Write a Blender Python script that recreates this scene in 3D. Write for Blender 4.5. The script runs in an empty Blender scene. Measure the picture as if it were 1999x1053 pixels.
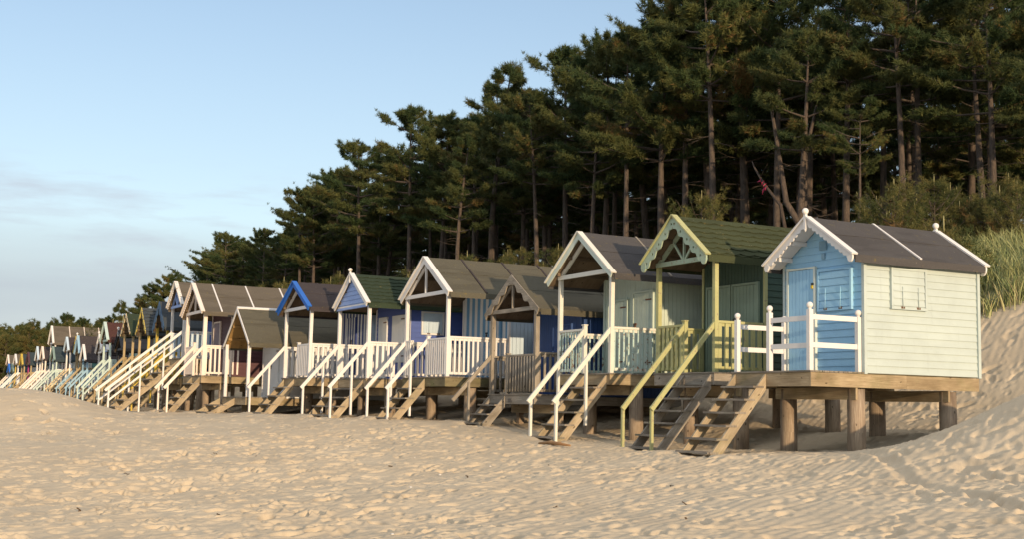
import bpy, math, random
import numpy as np
from mathutils import Vector, Matrix
from mathutils.geometry import tessellate_polygon

C = bpy.context.scene
COL = C.collection
R = math.radians
random.seed(7)
RNG = np.random.default_rng(11)

# ------------------------------------------------------------------ camera
FOC, IW = 2480.0, 1999.0
HEAD, PITCH, ROLL = R(27.3), R(6.2), R(1.2)
fwd = Vector((math.sin(HEAD)*math.cos(PITCH), math.cos(HEAD)*math.cos(PITCH), math.sin(PITCH)))
rt0 = Vector((math.cos(HEAD), -math.sin(HEAD), 0))
up0 = rt0.cross(fwd)
rt = rt0*math.cos(ROLL) + up0*math.sin(ROLL)
up = -rt0*math.sin(ROLL) + up0*math.cos(ROLL)
cd = bpy.data.cameras.new("camera"); cam = bpy.data.objects.new("camera", cd); COL.objects.link(cam)
cam.matrix_world = Matrix(((rt.x, up.x, -fwd.x, 0), (rt.y, up.y, -fwd.y, 0), (rt.z, up.z, -fwd.z, 0), (0, 0, 0, 1)))
cd.sensor_width = 36.0; cd.lens = FOC/IW*36.0; cd.clip_start = 0.1; cd.clip_end = 6000
C.camera = cam

# ------------------------------------------------------------------ light
SUN_EL, SUN_AZ = R(6.4), R(5.2)          # light travels towards +Y, turned SUN_AZ towards +X
sdir = Vector((math.sin(SUN_AZ)*math.cos(SUN_EL), math.cos(SUN_AZ)*math.cos(SUN_EL), -math.sin(SUN_EL)))
sl = bpy.data.lights.new("sun", 'SUN'); sl.energy = 2.75; sl.angle = R(0.6); sl.color = (1.0, 0.73, 0.45)
so = bpy.data.objects.new("sun", sl); COL.objects.link(so)
so.rotation_euler = sdir.to_track_quat('-Z', 'Y').to_euler(); so.location = (0, -30, 20)
W = bpy.data.worlds.new("World"); C.world = W; W.use_nodes = True
nt = W.node_tree; nt.nodes.clear()
def N(t, ty, **k):
    n = t.nodes.new(ty)
    for a, b in k.items(): setattr(n, a, b)
    return n
wo = N(nt, 'ShaderNodeOutputWorld'); bg = N(nt, 'ShaderNodeBackground')
sky = N(nt, 'ShaderNodeTexSky'); sky.sky_type = 'NISHITA'; sky.sun_disc = False
sky.sun_elevation = SUN_EL + R(6.0); sky.sun_rotation = math.pi + SUN_AZ
sky.altitude = 0; sky.air_density = 1.0; sky.dust_density = 0.6; sky.ozone_density = 1.6
bg.inputs[1].default_value = 0.113
L = nt.links.new
tc = N(nt, 'ShaderNodeTexCoord'); sx = N(nt, 'ShaderNodeSeparateXYZ'); L(tc.outputs['Generated'], sx.inputs[0])
def wramp(v, pts):
    n = N(nt, 'ShaderNodeValToRGB'); e = n.color_ramp.elements
    while len(e) < len(pts): e.new(.5)
    for q, (p, c) in zip(e, pts): q.position = p
    for q, (p, c) in zip(e, pts): q.color = (c, c, c, 1) if isinstance(c, (int, float)) else (*c, 1)
    L(v, n.inputs[0]); return n.outputs[0]
def wmul(a, b):
    n = N(nt, 'ShaderNodeMath', operation='MULTIPLY'); L(a, n.inputs[0])
    if isinstance(b, (int, float)): n.inputs[1].default_value = b
    else: L(b, n.inputs[1])
    return n.outputs[0]
def wmix(f, a, col):
    n = N(nt, 'ShaderNodeMixRGB'); L(f, n.inputs[0]); L(a, n.inputs[1]); n.inputs[2].default_value = (*col, 1); return n.outputs[0]
def wnoise(scale, stretch, detail, rough):
    mp = N(nt, 'ShaderNodeMapping'); mp.inputs['Scale'].default_value = stretch; nz = N(nt, 'ShaderNodeTexNoise'); nz.inputs['Scale'].default_value = scale
    nz.inputs['Detail'].default_value = detail; nz.inputs['Roughness'].default_value = rough; L(tc.outputs['Generated'], mp.inputs[0]); L(mp.outputs[0], nz.inputs['Vector']); return nz.outputs[0]
Zs = sx.outputs['Z']
c = sky.outputs[0]
c = wmix(wramp(Zs, [(0, .75), (.12, .45), (.30, .22), (.5, .08)]), c, (4.0, 4.3, 4.55))             # pale veil low down
bank = wramp(wnoise(1.5, (1.2, 1.2, 7), 5, .5), [(.35, .55), (.62, 1.0)])                              # grey blue bank near the horizon
c = wmix(wmul(wramp(Zs, [(0, .9), (.085, .9), (.118, .5), (.140, 0)]), bank), c, (2.8, 3.12, 3.48))
wisp = wramp(wnoise(3.4, (2.0, 2.0, 13), 8, .58), [(.50, 0), (.74, .75)])
c = wmix(wmul(wmul(wramp(Zs, [(.03, .3), (.10, .7), (.158, .9), (.185, 0)]), wisp), 1.0), c, (3.0, 3.15, 3.6))
overhead_fill = wramp(wnoise(1.6, (1.5, 1.5, 3), 6, .55), [(.30, .25), (.62, 1)])                               # bright fill sheet added overhead, unseen above the frame, to lighten the sand
c = wmix(wmul(wramp(Zs, [(.45, 0), (.68, 1)]), overhead_fill), c, (6.6, 6.4, 6.3))
L(c, bg.inputs[0]); L(bg.outputs[0], wo.inputs[0])
C.view_settings.view_transform = 'Standard'; C.view_settings.look = 'None'; C.view_settings.gamma = 1; C.view_settings.exposure = 0.68
C.cycles.max_bounces = 6; C.cycles.transparent_max_bounces = 6

# ------------------------------------------------------------------ materials
def newmat(name):
    m = bpy.data.materials.new(name); m.use_nodes = True; t = m.node_tree
    return m, t, t.nodes['Principled BSDF']
def mixc(t, fac, a, b, blend='MIX'):
    n = N(t, 'ShaderNodeMixRGB', blend_type=blend)
    for i, v in ((0, fac), (1, a), (2, b)):
        if isinstance(v, bpy.types.NodeSocket): t.links.new(v, n.inputs[i])
        elif i == 0: n.inputs[0].default_value = v
        else: n.inputs[i].default_value = (*v, 1)
    return n.outputs[0]
def noise(t, vec, scale, detail=4, rough=.55):
    n = N(t, 'ShaderNodeTexNoise'); n.inputs['Scale'].default_value = scale; n.inputs['Detail'].default_value = detail
    n.inputs['Roughness'].default_value = rough; t.links.new(vec, n.inputs['Vector']); return n.outputs[0]
def ramp(t, v, p0, p1, c0=(0, 0, 0), c1=(1, 1, 1)):
    n = N(t, 'ShaderNodeValToRGB'); a = n.color_ramp.elements
    a[0].position = p0; a[1].position = p1; a[0].color = (*c0, 1); a[1].color = (*c1, 1); t.links.new(v, n.inputs[0]); return n.outputs[0]
def mapping(t, out, s):
    m = N(t, 'ShaderNodeMapping'); m.inputs['Scale'].default_value = s; t.links.new(out, m.inputs[0]); return m.outputs[0]
def bump(t, b, h, st, dist=.01):
    n = N(t, 'ShaderNodeBump'); n.inputs['Strength'].default_value = st; n.inputs['Distance'].default_value = dist
    t.links.new(h, n.inputs['Height']); t.links.new(n.outputs[0], b.inputs['Normal'])
MATS = {}
def wood(key, light, dark, green=0.0, rough=.85):
    if key in MATS: return MATS[key]
    m, t, b = newmat(key); tc = N(t, 'ShaderNodeTexCoord')
    g = noise(t, mapping(t, tc.outputs['UV'], (1.3, 26, 1)), 2.2, 6, .62)
    big = noise(t, mapping(t, tc.outputs['UV'], (.8, 2.0, 1)), 1.6, 4)
    knot = noise(t, mapping(t, tc.outputs['UV'], (5, 9, 1)), 1.5, 1)
    c = mixc(t, ramp(t, g, .32, .68), dark, light)
    c = mixc(t, ramp(t, big, .42, .72), c, tuple(x*.72 for x in dark), 'MIX')
    c = mixc(t, ramp(t, knot, .70, .76), c, tuple(x*.35 for x in dark))
    if green: c = mixc(t, ramp(t, noise(t, tc.outputs['Object'], 2.3, 5), .50, .68, (0, 0, 0), (green,)*3), c, (.12, .13, .05))
    t.links.new(c, b.inputs['Base Color']); b.inputs['Roughness'].default_value = rough; b.inputs['Specular IOR Level'].default_value = .2
    bump(t, b, g, .45, .006); MATS[key] = m; return m
def paint(key, col, dirt=.25, peel=0.0, rough=.6, under=(.30, .24, .17), grimec=None):
    if key in MATS: return MATS[key]
    m, t, b = newmat(key); tc = N(t, 'ShaderNodeTexCoord')
    g = noise(t, mapping(t, tc.outputs['UV'], (1.2, 22, 1)), 2.0, 5, .6)
    n1 = noise(t, tc.outputs['Object'], 2.6, 6, .65)
    gr = grimec or tuple(x*.62 for x in col)
    c = mixc(t, ramp(t, n1, .42, .75, (0, 0, 0), (dirt*1.6,)*3), col, gr)
    c = mixc(t, ramp(t, g, .35, .7, (0, 0, 0), (dirt*.7,)*3), c, tuple(x*.8 for x in col))
    fd = noise(t, mapping(t, tc.outputs['Object'], (.6, .6, 1.6)), 1.3, 3)
    c = mixc(t, ramp(t, fd, .50, .75, (0, 0, 0), (.30,)*3), c, tuple(min(.8, x*1.25+.03) for x in col))
    st = noise(t, mapping(t, tc.outputs['Object'], (9, 9, .8)), 1.5, 4, .6)
    c = mixc(t, ramp(t, st, .60, .74, (0, 0, 0), (dirt*1.3,)*3), c, tuple(x*.6+.02 for x in col))
    sp_ = noise(t, tc.outputs['Object'], 48, 1)
    c = mixc(t, ramp(t, sp_, .80, .82, (0, 0, 0), (.55,)*3), c, (.22, .15, .09))
    if peel:
        p = noise(t, mapping(t, tc.outputs['Object'], (1, 1, .8)), 16, 5, .7)
        c = mixc(t, ramp(t, p, .62-peel*.2, .65-peel*.2), c, under)
    t.links.new(c, b.inputs['Base Color']); b.inputs['Roughness'].default_value = rough; b.inputs['Specular IOR Level'].default_value = .3
    bump(t, b, g, .25, .004); MATS[key] = m; return m
def felt(key, col, moss=(.16, .13, .05), wear=.4):
    if key in MATS: return MATS[key]
    m, t, b = newmat(key); tc = N(t, 'ShaderNodeTexCoord')
    g = noise(t, tc.outputs['Object'], 130, 3, .8); n1 = noise(t, mapping(t, tc.outputs['Object'], (.8, 2, 2)), 1.4, 6, .65)
    c = mixc(t, ramp(t, g, .3, .72), tuple(x*.62 for x in col), tuple(min(1, x*1.35) for x in col))
    c = mixc(t, ramp(t, n1, .45, .8, (0, 0, 0), (wear,)*3), c, tuple(x*1.35 for x in col))
    pt = noise(t, mapping(t, tc.outputs['Object'], (.7, 3, 3)), .9, 2)
    c = mixc(t, ramp(t, pt, .55, .58, (0, 0, 0), (.35,)*3), c, tuple(x*.62 for x in col))
    s = noise(t, tc.outputs['Object'], 7, 6, .75)
    c = mixc(t, ramp(t, s, .60, .68, (0, 0, 0), (.75,)*3), c, moss)
    s2 = noise(t, tc.outputs['Object'], 34, 2, .5)
    c = mixc(t, ramp(t, s2, .74, .77, (0, 0, 0), (.8,)*3), c, (.42, .38, .28))
    t.links.new(c, b.inputs['Base Color']); b.inputs['Roughness'].default_value = .95; b.inputs['Specular IOR Level'].default_value = .1
    bump(t, b, g, .5, .006); MATS[key] = m; return m
def plain(key, col, rough=.6, metal=0):
    if key in MATS: return MATS[key]
    m, t, b = newmat(key); tc = N(t, 'ShaderNodeTexCoord')
    c = mixc(t, ramp(t, noise(t, tc.outputs['Object'], 18, 4), .35, .7), tuple(x*.7 for x in col), col)
    t.links.new(c, b.inputs['Base Color']); b.inputs['Roughness'].default_value = rough; b.inputs['Metallic'].default_value = metal
    MATS[key] = m; return m
TIMBER = wood('deck timber', (.48, .385, .25), (.28, .21, .125), .3)
STRING = wood('stringer timber', (.50, .42, .30), (.31, .245, .16), .3)
TREAD = wood('weathered tread', (.36, .32, .27), (.18, .155, .125), .25)
POLE = wood('stilt pole', (.46, .37, .27), (.21, .155, .11), .1)
GREYW = wood('silvered wood', (.40, .36, .30), (.23, .20, .16))
TANW = wood('tan post wood', (.50, .40, .24), (.34, .26, .14))
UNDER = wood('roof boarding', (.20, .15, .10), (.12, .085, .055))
IRON = plain('rusty iron', (.16, .07, .035), .8); DARKM = plain('dark metal', (.05, .05, .05), .5, .6)
YEL = plain('yellow padlock', (.75, .55, .04), .4)
WHITE = paint('white paint', (.72, .70, .68), .14)
WORN = paint('worn white paint', (.74, .71, .66), .25, .35, under=(.36, .28, .20))

# ------------------------------------------------------------------ mesh building
class MB:
    def __init__(s): s.v = []; s.f = []; s.uv = []; s.mi = []; s.sm = []
    def face(s, pts, uvs=None, mi=0, smooth=False):
        n = len(s.v); s.v.extend(pts); s.f.append(tuple(range(n, n+len(pts))))
        if uvs is None: uvs = [(p[0]+p[1], p[2]) for p in pts]
        s.uv.extend(uvs); s.mi.append(mi); s.sm.append(smooth)
    def beam(s, a, b, w, h, upv=(0, 0, 1), mi=0):
        a = Vector(a); b = Vector(b); d = (b-a); ln = d.length; d.normalize()
        u = Vector(upv)
        if abs(d.dot(u)) > .98: u = Vector((1, 0, 0))
        x = d.cross(u).normalized(); u = x.cross(d).normalized()
        x = x*(w/2); u = u*(h/2); o = random.random()*9; o2 = random.random()*3
        A = [a-x-u, a+x-u, a+x+u, a-x+u]; B = [p+(b-a) for p in A]; dim = [w, h, w, h]; vv = o2
        for i in range(4):
            j = (i+1) % 4
            s.face([A[i], B[i], B[j], A[j]][::-1], [(o, vv), (o+ln, vv), (o+ln, vv+dim[i]), (o, vv+dim[i])][::-1], mi); vv += dim[i]
        s.face(A, [(o, o2), (o, o2+w), (o+h, o2+w), (o+h, o2)], mi); s.face(B[::-1], [(o, o2), (o, o2+w), (o+h, o2+w), (o+h, o2)], mi)
    def box(s, x0, x1, y0, y1, z0, z1, mi=0, axis=None):
        d = [x1-x0, y1-y0, z1-z0]; k = d.index(max(d)) if axis is None else axis
        c = [(x0+x1)/2, (y0+y1)/2, (z0+z1)/2]; a = list(c); b = list(c); lo = [x0, y0, z0]; hi = [x1, y1, z1]
        a[k] = lo[k]; b[k] = hi[k]
        if k == 2: s.beam(a, b, d[1], d[0], (1, 0, 0), mi)
        elif k == 0: s.beam(a, b, d[1], d[2], (0, 0, 1), mi)
        else: s.beam(a, b, d[0], d[2], (0, 0, 1), mi)
    def prism(s, poly, to3, t0, t1, mi=0):
        """poly: list of loops (first outer) of 2-D points; to3(p,t) -> 3-D; closed slab between t0 and t1"""
        loops = [[Vector((p[0], p[1], 0)) for p in lp] for lp in poly]
        flat = [p for lp in poly for p in lp]
        for tri in tessellate_polygon(loops):
            q = [flat[i] for i in tri]
            s.face([to3(p, t0) for p in q], [(p[0], p[1]) for p in q], mi)
            s.face([to3(p, t1) for p in q[::-1]], [(p[0], p[1]) for p in q[::-1]], mi)
        for lp in poly:
            for i in range(len(lp)):
                a, b = lp[i], lp[(i+1) % len(lp)]; ll = math.hypot(a[0]-b[0], a[1]-b[1])
                s.face([to3(a, t0), to3(b, t0), to3(b, t1), to3(a, t1)], [(a[0], 0), (a[0]+ll, 0), (a[0]+ll, t1-t0), (a[0], t1-t0)], mi)
    def tube(s, pts, rad, n=10, mi=0, cap=True):
        pts = [Vector(p) for p in pts]; rings = []; ln = 0; o = random.random()*7
        for i, p in enumerate(pts):
            d = (pts[min(i+1, len(pts)-1)]-pts[max(i-1, 0)]).normalized()
            u = Vector((1, 0, 0)) if abs(d.x) < .8 else Vector((0, 1, 0)); x = d.cross(u).normalized(); y = d.cross(x)
            rings.append([p+(x*math.cos(6.2832*k/n)+y*math.sin(6.2832*k/n))*rad[i] for k in range(n)])
        for i in range(len(pts)-1):
            l2 = ln+(pts[i+1]-pts[i]).length
            for k in range(n):
                j = (k+1) % n; c = 6.28*rad[i]/n
                s.face([rings[i][k], rings[i][j], rings[i+1][j], rings[i+1][k]], [(o+ln, k*c), (o+ln, (k+1)*c), (o+l2, (k+1)*c), (o+l2, k*c)], mi, True)
            ln = l2
        if cap: s.face(rings[0][::-1], None, mi); s.face(rings[-1], None, mi)
    def ball(s, c, r, mi=0, n=14, m=9, sz=1.0):
        c = Vector(c); P = lambda i, j: c+Vector((r*math.sin(math.pi*i/m)*math.cos(6.2832*j/n), r*math.sin(math.pi*i/m)*math.sin(6.2832*j/n), sz*r*math.cos(math.pi*i/m)))
        for i in range(m):
            for j in range(n):
                q = [P(i, j), P(i+1, j), P(i+1, j+1), P(i, j+1)]
                if i == 0: q = q[:3]
                elif i == m-1: q = [q[0], q[1], q[3]]
                s.face(q, None, mi, True)
    def build(s, name, mats, parent=None, **props):
        if not s.f: return None
        me = bpy.data.meshes.new(name); me.from_pydata([tuple(v) for v in s.v], [], s.f)
        uvl = me.uv_layers.new(name='UVMap'); uvl.data.foreach_set('uv', np.array(s.uv, dtype=np.float32).ravel())
        if not isinstance(mats, (list, tuple)): mats = [mats]
        for m in mats: me.materials.append(m)
        me.polygons.foreach_set('material_index', np.array(s.mi, dtype=np.int32)); me.polygons.foreach_set('use_smooth', np.array(s.sm, dtype=bool))
        me.update()
        if any(s.sm):
            import bmesh
            bm = bmesh.new(); bm.from_mesh(me); bmesh.ops.remove_doubles(bm, verts=bm.verts, dist=1e-5); bm.to_mesh(me); bm.free()
        o = bpy.data.objects.new(name, me); COL.objects.link(o)
        if parent is not None: o.parent = parent
        for k, v in props.items(): o[k] = v
        return o
def empty(name, loc, rz=0, label=None, cat=None, group=None):
    o = bpy.data.objects.new(name, None); COL.objects.link(o); o.empty_display_size = .3
    o.location = loc; o.rotation_euler = (0, 0, rz)
    if label: o['label'] = label
    if cat: o['category'] = cat
    if group: o['group'] = group
    return o
def tree_copy(o, parent=None):
    c = o.copy(); COL.objects.link(c); c.parent = parent
    for ch in list(o.children): tree_copy(ch, c)
    return c

# ------------------------------------------------------------------ ground
def sst(a, b, x):
    t = np.clip((x-a)/(b-a), 0, 1); return t*t*(3-2*t)
def g2(X, Y, cx, cy, sx, sy, a, rot=0.):
    c, s = np.cos(rot), np.sin(rot); dx = X-cx; dy = Y-cy
    u = (dx*c+dy*s)/sx; v = (-dx*s+dy*c)/sy
    return a*np.exp(-(u*u+v*v))
def toe_x(Y): return np.interp(Y, [-40, 6, 12, 17, 41, 60, 130, 400], [30, 22.0, 19.6, 18.0, 14.3, 14.3, 17.5, 24])
def base_z(X, Y):
    X = np.asarray(X, float); Y = np.asarray(Y, float)
    toe = toe_x(Y)
    zf = np.interp(Y, [-40, 17, 20, 24, 28, 45, 60, 300], [-.7, -.72, -.78, -.62, -.42, -.42, -.3, -.3])
    s = X-(np.minimum(toe, 18.8)-5.4)
    front = zf-1.0*(1-np.exp(-np.clip(-s, 0, 400)/7.5))
    under = zf+0.05*sst(0, 1.5, s)
    z = np.where(s < 0, front, under)
    z = z+0.35*sst(2.5, 5.2, s)
    z = z+np.interp(X-toe, [-.2, 1.2, 3.2, 5, 7.0, 12, 30, 60], [0, .45, 1.75, 3.0, 4.0, 4.1, 3.4, 2.2])
    z = z+g2(X, Y, 16.0, 12.1, 1.9, 2.3, 1.35)+g2(X, Y, 14.0, 13.5, 1.5, 2.3, .12, .5)+g2(X, Y, 20.0, 8.6, 1.6, 3.2, 2.25)
    z = z+g2(X, Y, 3.6, 38.5, 3.0, 4.2, 1.16, -.12)+g2(X, Y, 5.4, 37.5, 1.1, 2.5, .10)+g2(X, Y, 7.7, 33.5, 3.5, 3.0, .12)
    return z
GZ = lambda x, y: float(base_z(x, y))

def vnoise(X, Y, f, seed):
    """smooth value noise on arrays"""
    r = np.random.default_rng(seed); T = r.random((256, 256))
    x = X*f; y = Y*f; xi = np.floor(x).astype(int); yi = np.floor(y).astype(int); fx = x-xi; fy = y-yi
    fx = fx*fx*(3-2*fx); fy = fy*fy*(3-2*fy)
    a = T[xi % 256, yi % 256]; b = T[(xi+1) % 256, yi % 256]; c = T[xi % 256, (yi+1) % 256]; d = T[(xi+1) % 256, (yi+1) % 256]
    return (a*(1-fx)+b*fx)*(1-fy)+(c*(1-fx)+d*fx)*fy-.5

# footprints and scuffs: a raster of heights over the near beach
TX0, TY0, TS = -4.0, 6.0, 0.02
TNX, TNY = int(32/TS), int(40/TS)
tile = np.zeros((TNX, TNY), np.float32)
def stamp(cx, cy, ang, la, lb, dep, rim):
    rr = max(la, lb)*2.4; i0 = int((cx-rr-TX0)/TS); i1 = int((cx+rr-TX0)/TS)+1; j0 = int((cy-rr-TY0)/TS); j1 = int((cy+rr-TY0)/TS)+1
    if i0 < 0 or j0 < 0 or i1 >= TNX or j1 >= TNY: return
    x = TX0+np.arange(i0, i1)*TS-cx; y = TY0+np.arange(j0, j1)*TS-cy
    Xg, Yg = np.meshgrid(x, y, indexing='ij'); c, s = math.cos(ang), math.sin(ang)
    u = (Xg*c+Yg*s)/la; v = (-Xg*s+Yg*c)/lb; q = u*u+v*v
    tile[i0:i1, j0:j1] += (-dep*np.exp(-q**2.8)+rim*np.exp(-((np.sqrt(q)-1.45)/.38)**2)).astype(np.float32)
for k in range(11000):
    x = RNG.uniform(-3, 27); y = RNG.uniform(7, 45)
    s = x-(float(toe_x(y))-5.4)
    dens = .30 if y > 27 else .62
    if x > 11 and y < 19: dens = 1.0
    if s > .6: dens *= .35 if s < 6 else .7
    if RNG.random() > dens: continue
    sz = RNG.uniform(.7, 1.25); walk = R(RNG.choice([55, 80, 20, 100, 140]))+RNG.normal(0, .35)
    stamp(x, y, walk, .155*sz, .075*sz, RNG.uniform(.028, .080)*sz, RNG.uniform(.002, .014))
for k in range(9000):
    x = RNG.uniform(-3, 22); y = RNG.uniform(8, 34); s_ = RNG.uniform(.03, .075); stamp(x, y, RNG.uniform(0, 3), s_*1.5, s_, RNG.uniform(.008, .022), RNG.uniform(0, .006))
# walked trails: lines of prints
def trail(x, y, ang, n, step=.62, dep=.04):
    for i in range(n):
        ang += RNG.normal(0, .05); x += math.cos(ang)*step; y += math.sin(ang)*step; sd = .11 if i % 2 else -.11
        stamp(x-math.sin(ang)*sd, y+math.cos(ang)*sd, ang+RNG.normal(0, .15), .165, .08, dep*RNG.uniform(.6, 1.1), .012)
for a in [(9, 8, R(70), 26), (11.5, 8, R(62), 22), (4, 9, R(40), 26), (1, 15, R(10), 22), (2, 20, R(25), 20), (6, 11, R(95), 34), (13.2, 8.5, R(75), 14), (3, 12, R(120), 16), (7, 10, R(48), 24), (0, 11, R(60), 30), (12.4, 8, R(84), 16)]: trail(*a)
# dragged furrow towards the first stairs on the right
for i in range(150):
    t = i/149; x = 11.0+2.6*t+.12*math.sin(t*9); y = 9.6+5.2*t
    stamp(x, y, 1.1, .16, .12, .012, .003); stamp(x+.75, y-.25, 1.1, .12, .10, .008, .003)
def detail_z(X, Y):
    fx = (X-TX0)/TS; fy = (Y-TY0)/TS
    ok = (fx > 1) & (fy > 1) & (fx < TNX-3) & (fy < TNY-3)
    fx = np.clip(fx, 1, TNX-3); fy = np.clip(fy, 1, TNY-3); i = fx.astype(int); j = fy.astype(int); u = fx-i; v = fy-j
    d = (tile[i, j]*(1-u)+tile[i+1, j]*u)*(1-v)+(tile[i, j+1]*(1-u)+tile[i+1, j+1]*u)*v
    d = np.where(ok, d, 0)
    rot = .5; U = X*math.cos(rot)+Y*math.sin(rot); V = -X*math.sin(rot)+Y*math.cos(rot)
    near = np.clip(1.2-np.hypot(X, Y)/70, .2, 1)
    amp = np.interp(X-toe_x(Y), [-20, -5.6, -4.6, -.5, 1.5, 8, 10], [1, 1, .35, .4, 1.0, 1.0, .4])
    calm = np.clip(vnoise(X, Y, .22, 31)*2.4+.75, .25, 1.15)
    d = d*(.35+.65*calm)+amp*near*(.085*vnoise(U*.4+3, V*.8, .8, 3)+.026*vnoise(U*1.0, V*1.7, 1.9, 5)+calm*(.020*vnoise(U*.8, V*1.9, 3.9, 6)+.016*vnoise(U*.9, V*1.7, 7.5, 8))+.006*vnoise(U, V, 16, 18))
    rip = np.sin((V*1.0+.25*vnoise(U, V, .9, 12))*2*math.pi/.16)
    d = d+.0042*rip*np.clip(1.25-calm, 0, 1)*near
    return d
def build_ground():
    az = np.concatenate([np.linspace(-180, -12, 60, endpoint=False), np.linspace(-12, 3, 60, endpoint=False), np.linspace(3, 52, 1450, endpoint=False), np.linspace(52, 85, 150, endpoint=False), np.linspace(85, 180, 36)])
    r = np.concatenate([[0.0, 1, 2.5, 4.5, 6.5, 8.5], 10*np.exp(np.linspace(0, math.log(4.6), 980)), 46*np.exp(np.linspace(0, math.log(4), 110))[1:], 184*np.exp(np.linspace(0, math.log(14), 30))[1:]])
    A = np.radians(az); X = np.sin(A)[:, None]*r[None]; Y = np.cos(A)[:, None]*r[None]
    Z = base_z(X, Y)+detail_z(X, Y)
    far = sst(200, 500, np.hypot(X, Y)); Z = Z*(1-far)+(-3.0)*far
    na, nr = X.shape; co = np.stack([X, Y, Z], -1).reshape(-1, 3).astype(np.float32)
    I, J = np.meshgrid(np.arange(na-1), np.arange(nr-1), indexing='ij'); a = (I*nr+J).ravel()
    q = np.stack([a, a+1, a+nr+1, a+nr], 1).astype(np.int32)
    me = bpy.data.meshes.new('beach_sand'); me.vertices.add(len(co)); me.vertices.foreach_set('co', co.ravel())
    me.loops.add(q.size); me.loops.foreach_set('vertex_index', q.ravel()); me.polygons.add(len(q))
    me.polygons.foreach_set('loop_start', np.arange(0, q.size, 4, dtype=np.int32)); me.polygons.foreach_set('loop_total', np.full(len(q), 4, np.int32))
    me.polygons.foreach_set('use_smooth', np.ones(len(q), bool))
    lit = np.clip((X-toe_x(Y)-6.0+1.5*vnoise(X, Y, .3, 21)+vnoise(X, Y, 1.2, 22))/1.5, 0, 1)
    at = me.attributes.new('litter', 'FLOAT', 'POINT'); at.data.foreach_set('value', lit.ravel().astype(np.float32))
    me.update(calc_edges=True); me.validate()
    m, t, b = newmat('sand'); tc = N(t, 'ShaderNodeTexCoord')
    n1 = noise(t, tc.outputs['Object'], .7, 6, .6); n2 = noise(t, tc.outputs['Object'], 55, 3, .7); n3 = noise(t, mapping(t, tc.outputs['Object'], (1, 1, 1)), 9, 5, .65)
    c = mixc(t, ramp(t, n1, .35, .7), (.53, .435, .305), (.61, .51, .365))
    c = mixc(t, ramp(t, n2, .3, .75, (0, 0, 0), (.35,)*3), c, (.38, .30, .215))
    c = mixc(t, ramp(t, n3, .70, .78, (0, 0, 0), (.4,)*3), c, (.36, .28, .19))
    fl = mixc(t, ramp(t, n3, .4, .65), (.05, .042, .022), (.035, .05, .02))
    an = N(t, 'ShaderNodeAttribute'); an.attribute_name = 'litter'
    c = mixc(t, an.outputs['Fac'], c, fl)
    t.links.new(c, b.inputs['Base Color']); b.inputs['Roughness'].default_value = .95; b.inputs['Specular IOR Level'].default_value = .1
    hh = N(t, 'ShaderNodeMath', operation='ADD'); t.links.new(n2, hh.inputs[0]); t.links.new(n3, hh.inputs[1]); bump(t, b, hh.outputs[0], .35, .010)
    me.materials.append(m); o = bpy.data.objects.new('beach_sand', me); COL.objects.link(o); o['kind'] = 'structure'
SCOUR = []
# ------------------------------------------------------------------ beach huts
def hexc(h):
    c = [int(h[i:i+2], 16)/255 for i in (0, 2, 4)]
    return tuple(x/12.92 if x <= .04045 else ((x+.055)/1.055)**2.4 for x in c)

JOINT = {}
def wall_lap(mb, P, u0, u1, z0, ztop, out, mi=0, course=.125, clip=None):
    """P(u,z,o)->3-D. lap boards from z0 up; clip(z)->(ua,ub) limits for gables"""
    z = z0
    while z < ztop-1e-4:
        zt = min(z+course, ztop)
        if clip: a0, b0 = clip(z); a1, b1 = clip(zt)
        else: a0, b0, a1, b1 = u0, u1, u0, u1
        if b0-a0 < .02: break
        ob, ot = out+.020, out+.004; o = random.random()*5; j = .008+random.uniform(-.0015, .0015)
        uv = [(a0+o, z*1.1), (b0+o, z*1.1), (b1+o, zt*1.1), (a1+o, zt*1.1)]
        m = mi(z) if callable(mi) else mi
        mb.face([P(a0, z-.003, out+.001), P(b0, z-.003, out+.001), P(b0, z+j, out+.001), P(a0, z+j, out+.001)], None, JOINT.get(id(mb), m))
        mb.face([P(a0, z+j, ob), P(b0, z+j, ob), P(b1, zt+j, ot), P(a1, zt+j, ot)], uv, m)
        mb.face([P(a0, z+j, out-.004), P(b0, z+j, out-.004), P(b0, z+j, ob), P(a0, z+j, ob)], [(a0, 0), (b0, 0), (b0, .02), (a0, .02)], m)
        z = zt
def wall_boards(mb, P, u0, u1, z0, top, out, mi=0, bw=.105):
    """vertical boards; top(u)->z"""
    n = max(1, round((u1-u0)/bw)); bw = (u1-u0)/n
    for i in range(n):
        a = u0+i*bw+.004; b = u0+(i+1)*bw-.004; k = out+.010+random.uniform(0, .002); m = mi(i) if callable(mi) else mi; o = random.random()*6
        za, zb = top(a), top(b)
        pts = [(a, z0), (b, z0), (b, zb), (a, za)]
        if a < 0 < b: pts = [(a, z0), (b, z0), (b, zb), (0, top(0)), (a, za)]
        mb.face([P(p[0], p[1], k) for p in pts], [(p[1]+o, p[0]) for p in pts], m)
        for uu, zz in ((a, za), (b, zb)):
            mb.face([P(uu, z0, out-.002), P(uu, zz, out-.002), P(uu, zz, k), P(uu, z0, k)], [(0, 0), (2, 0), (2, .01), (0, .01)], m)

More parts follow.
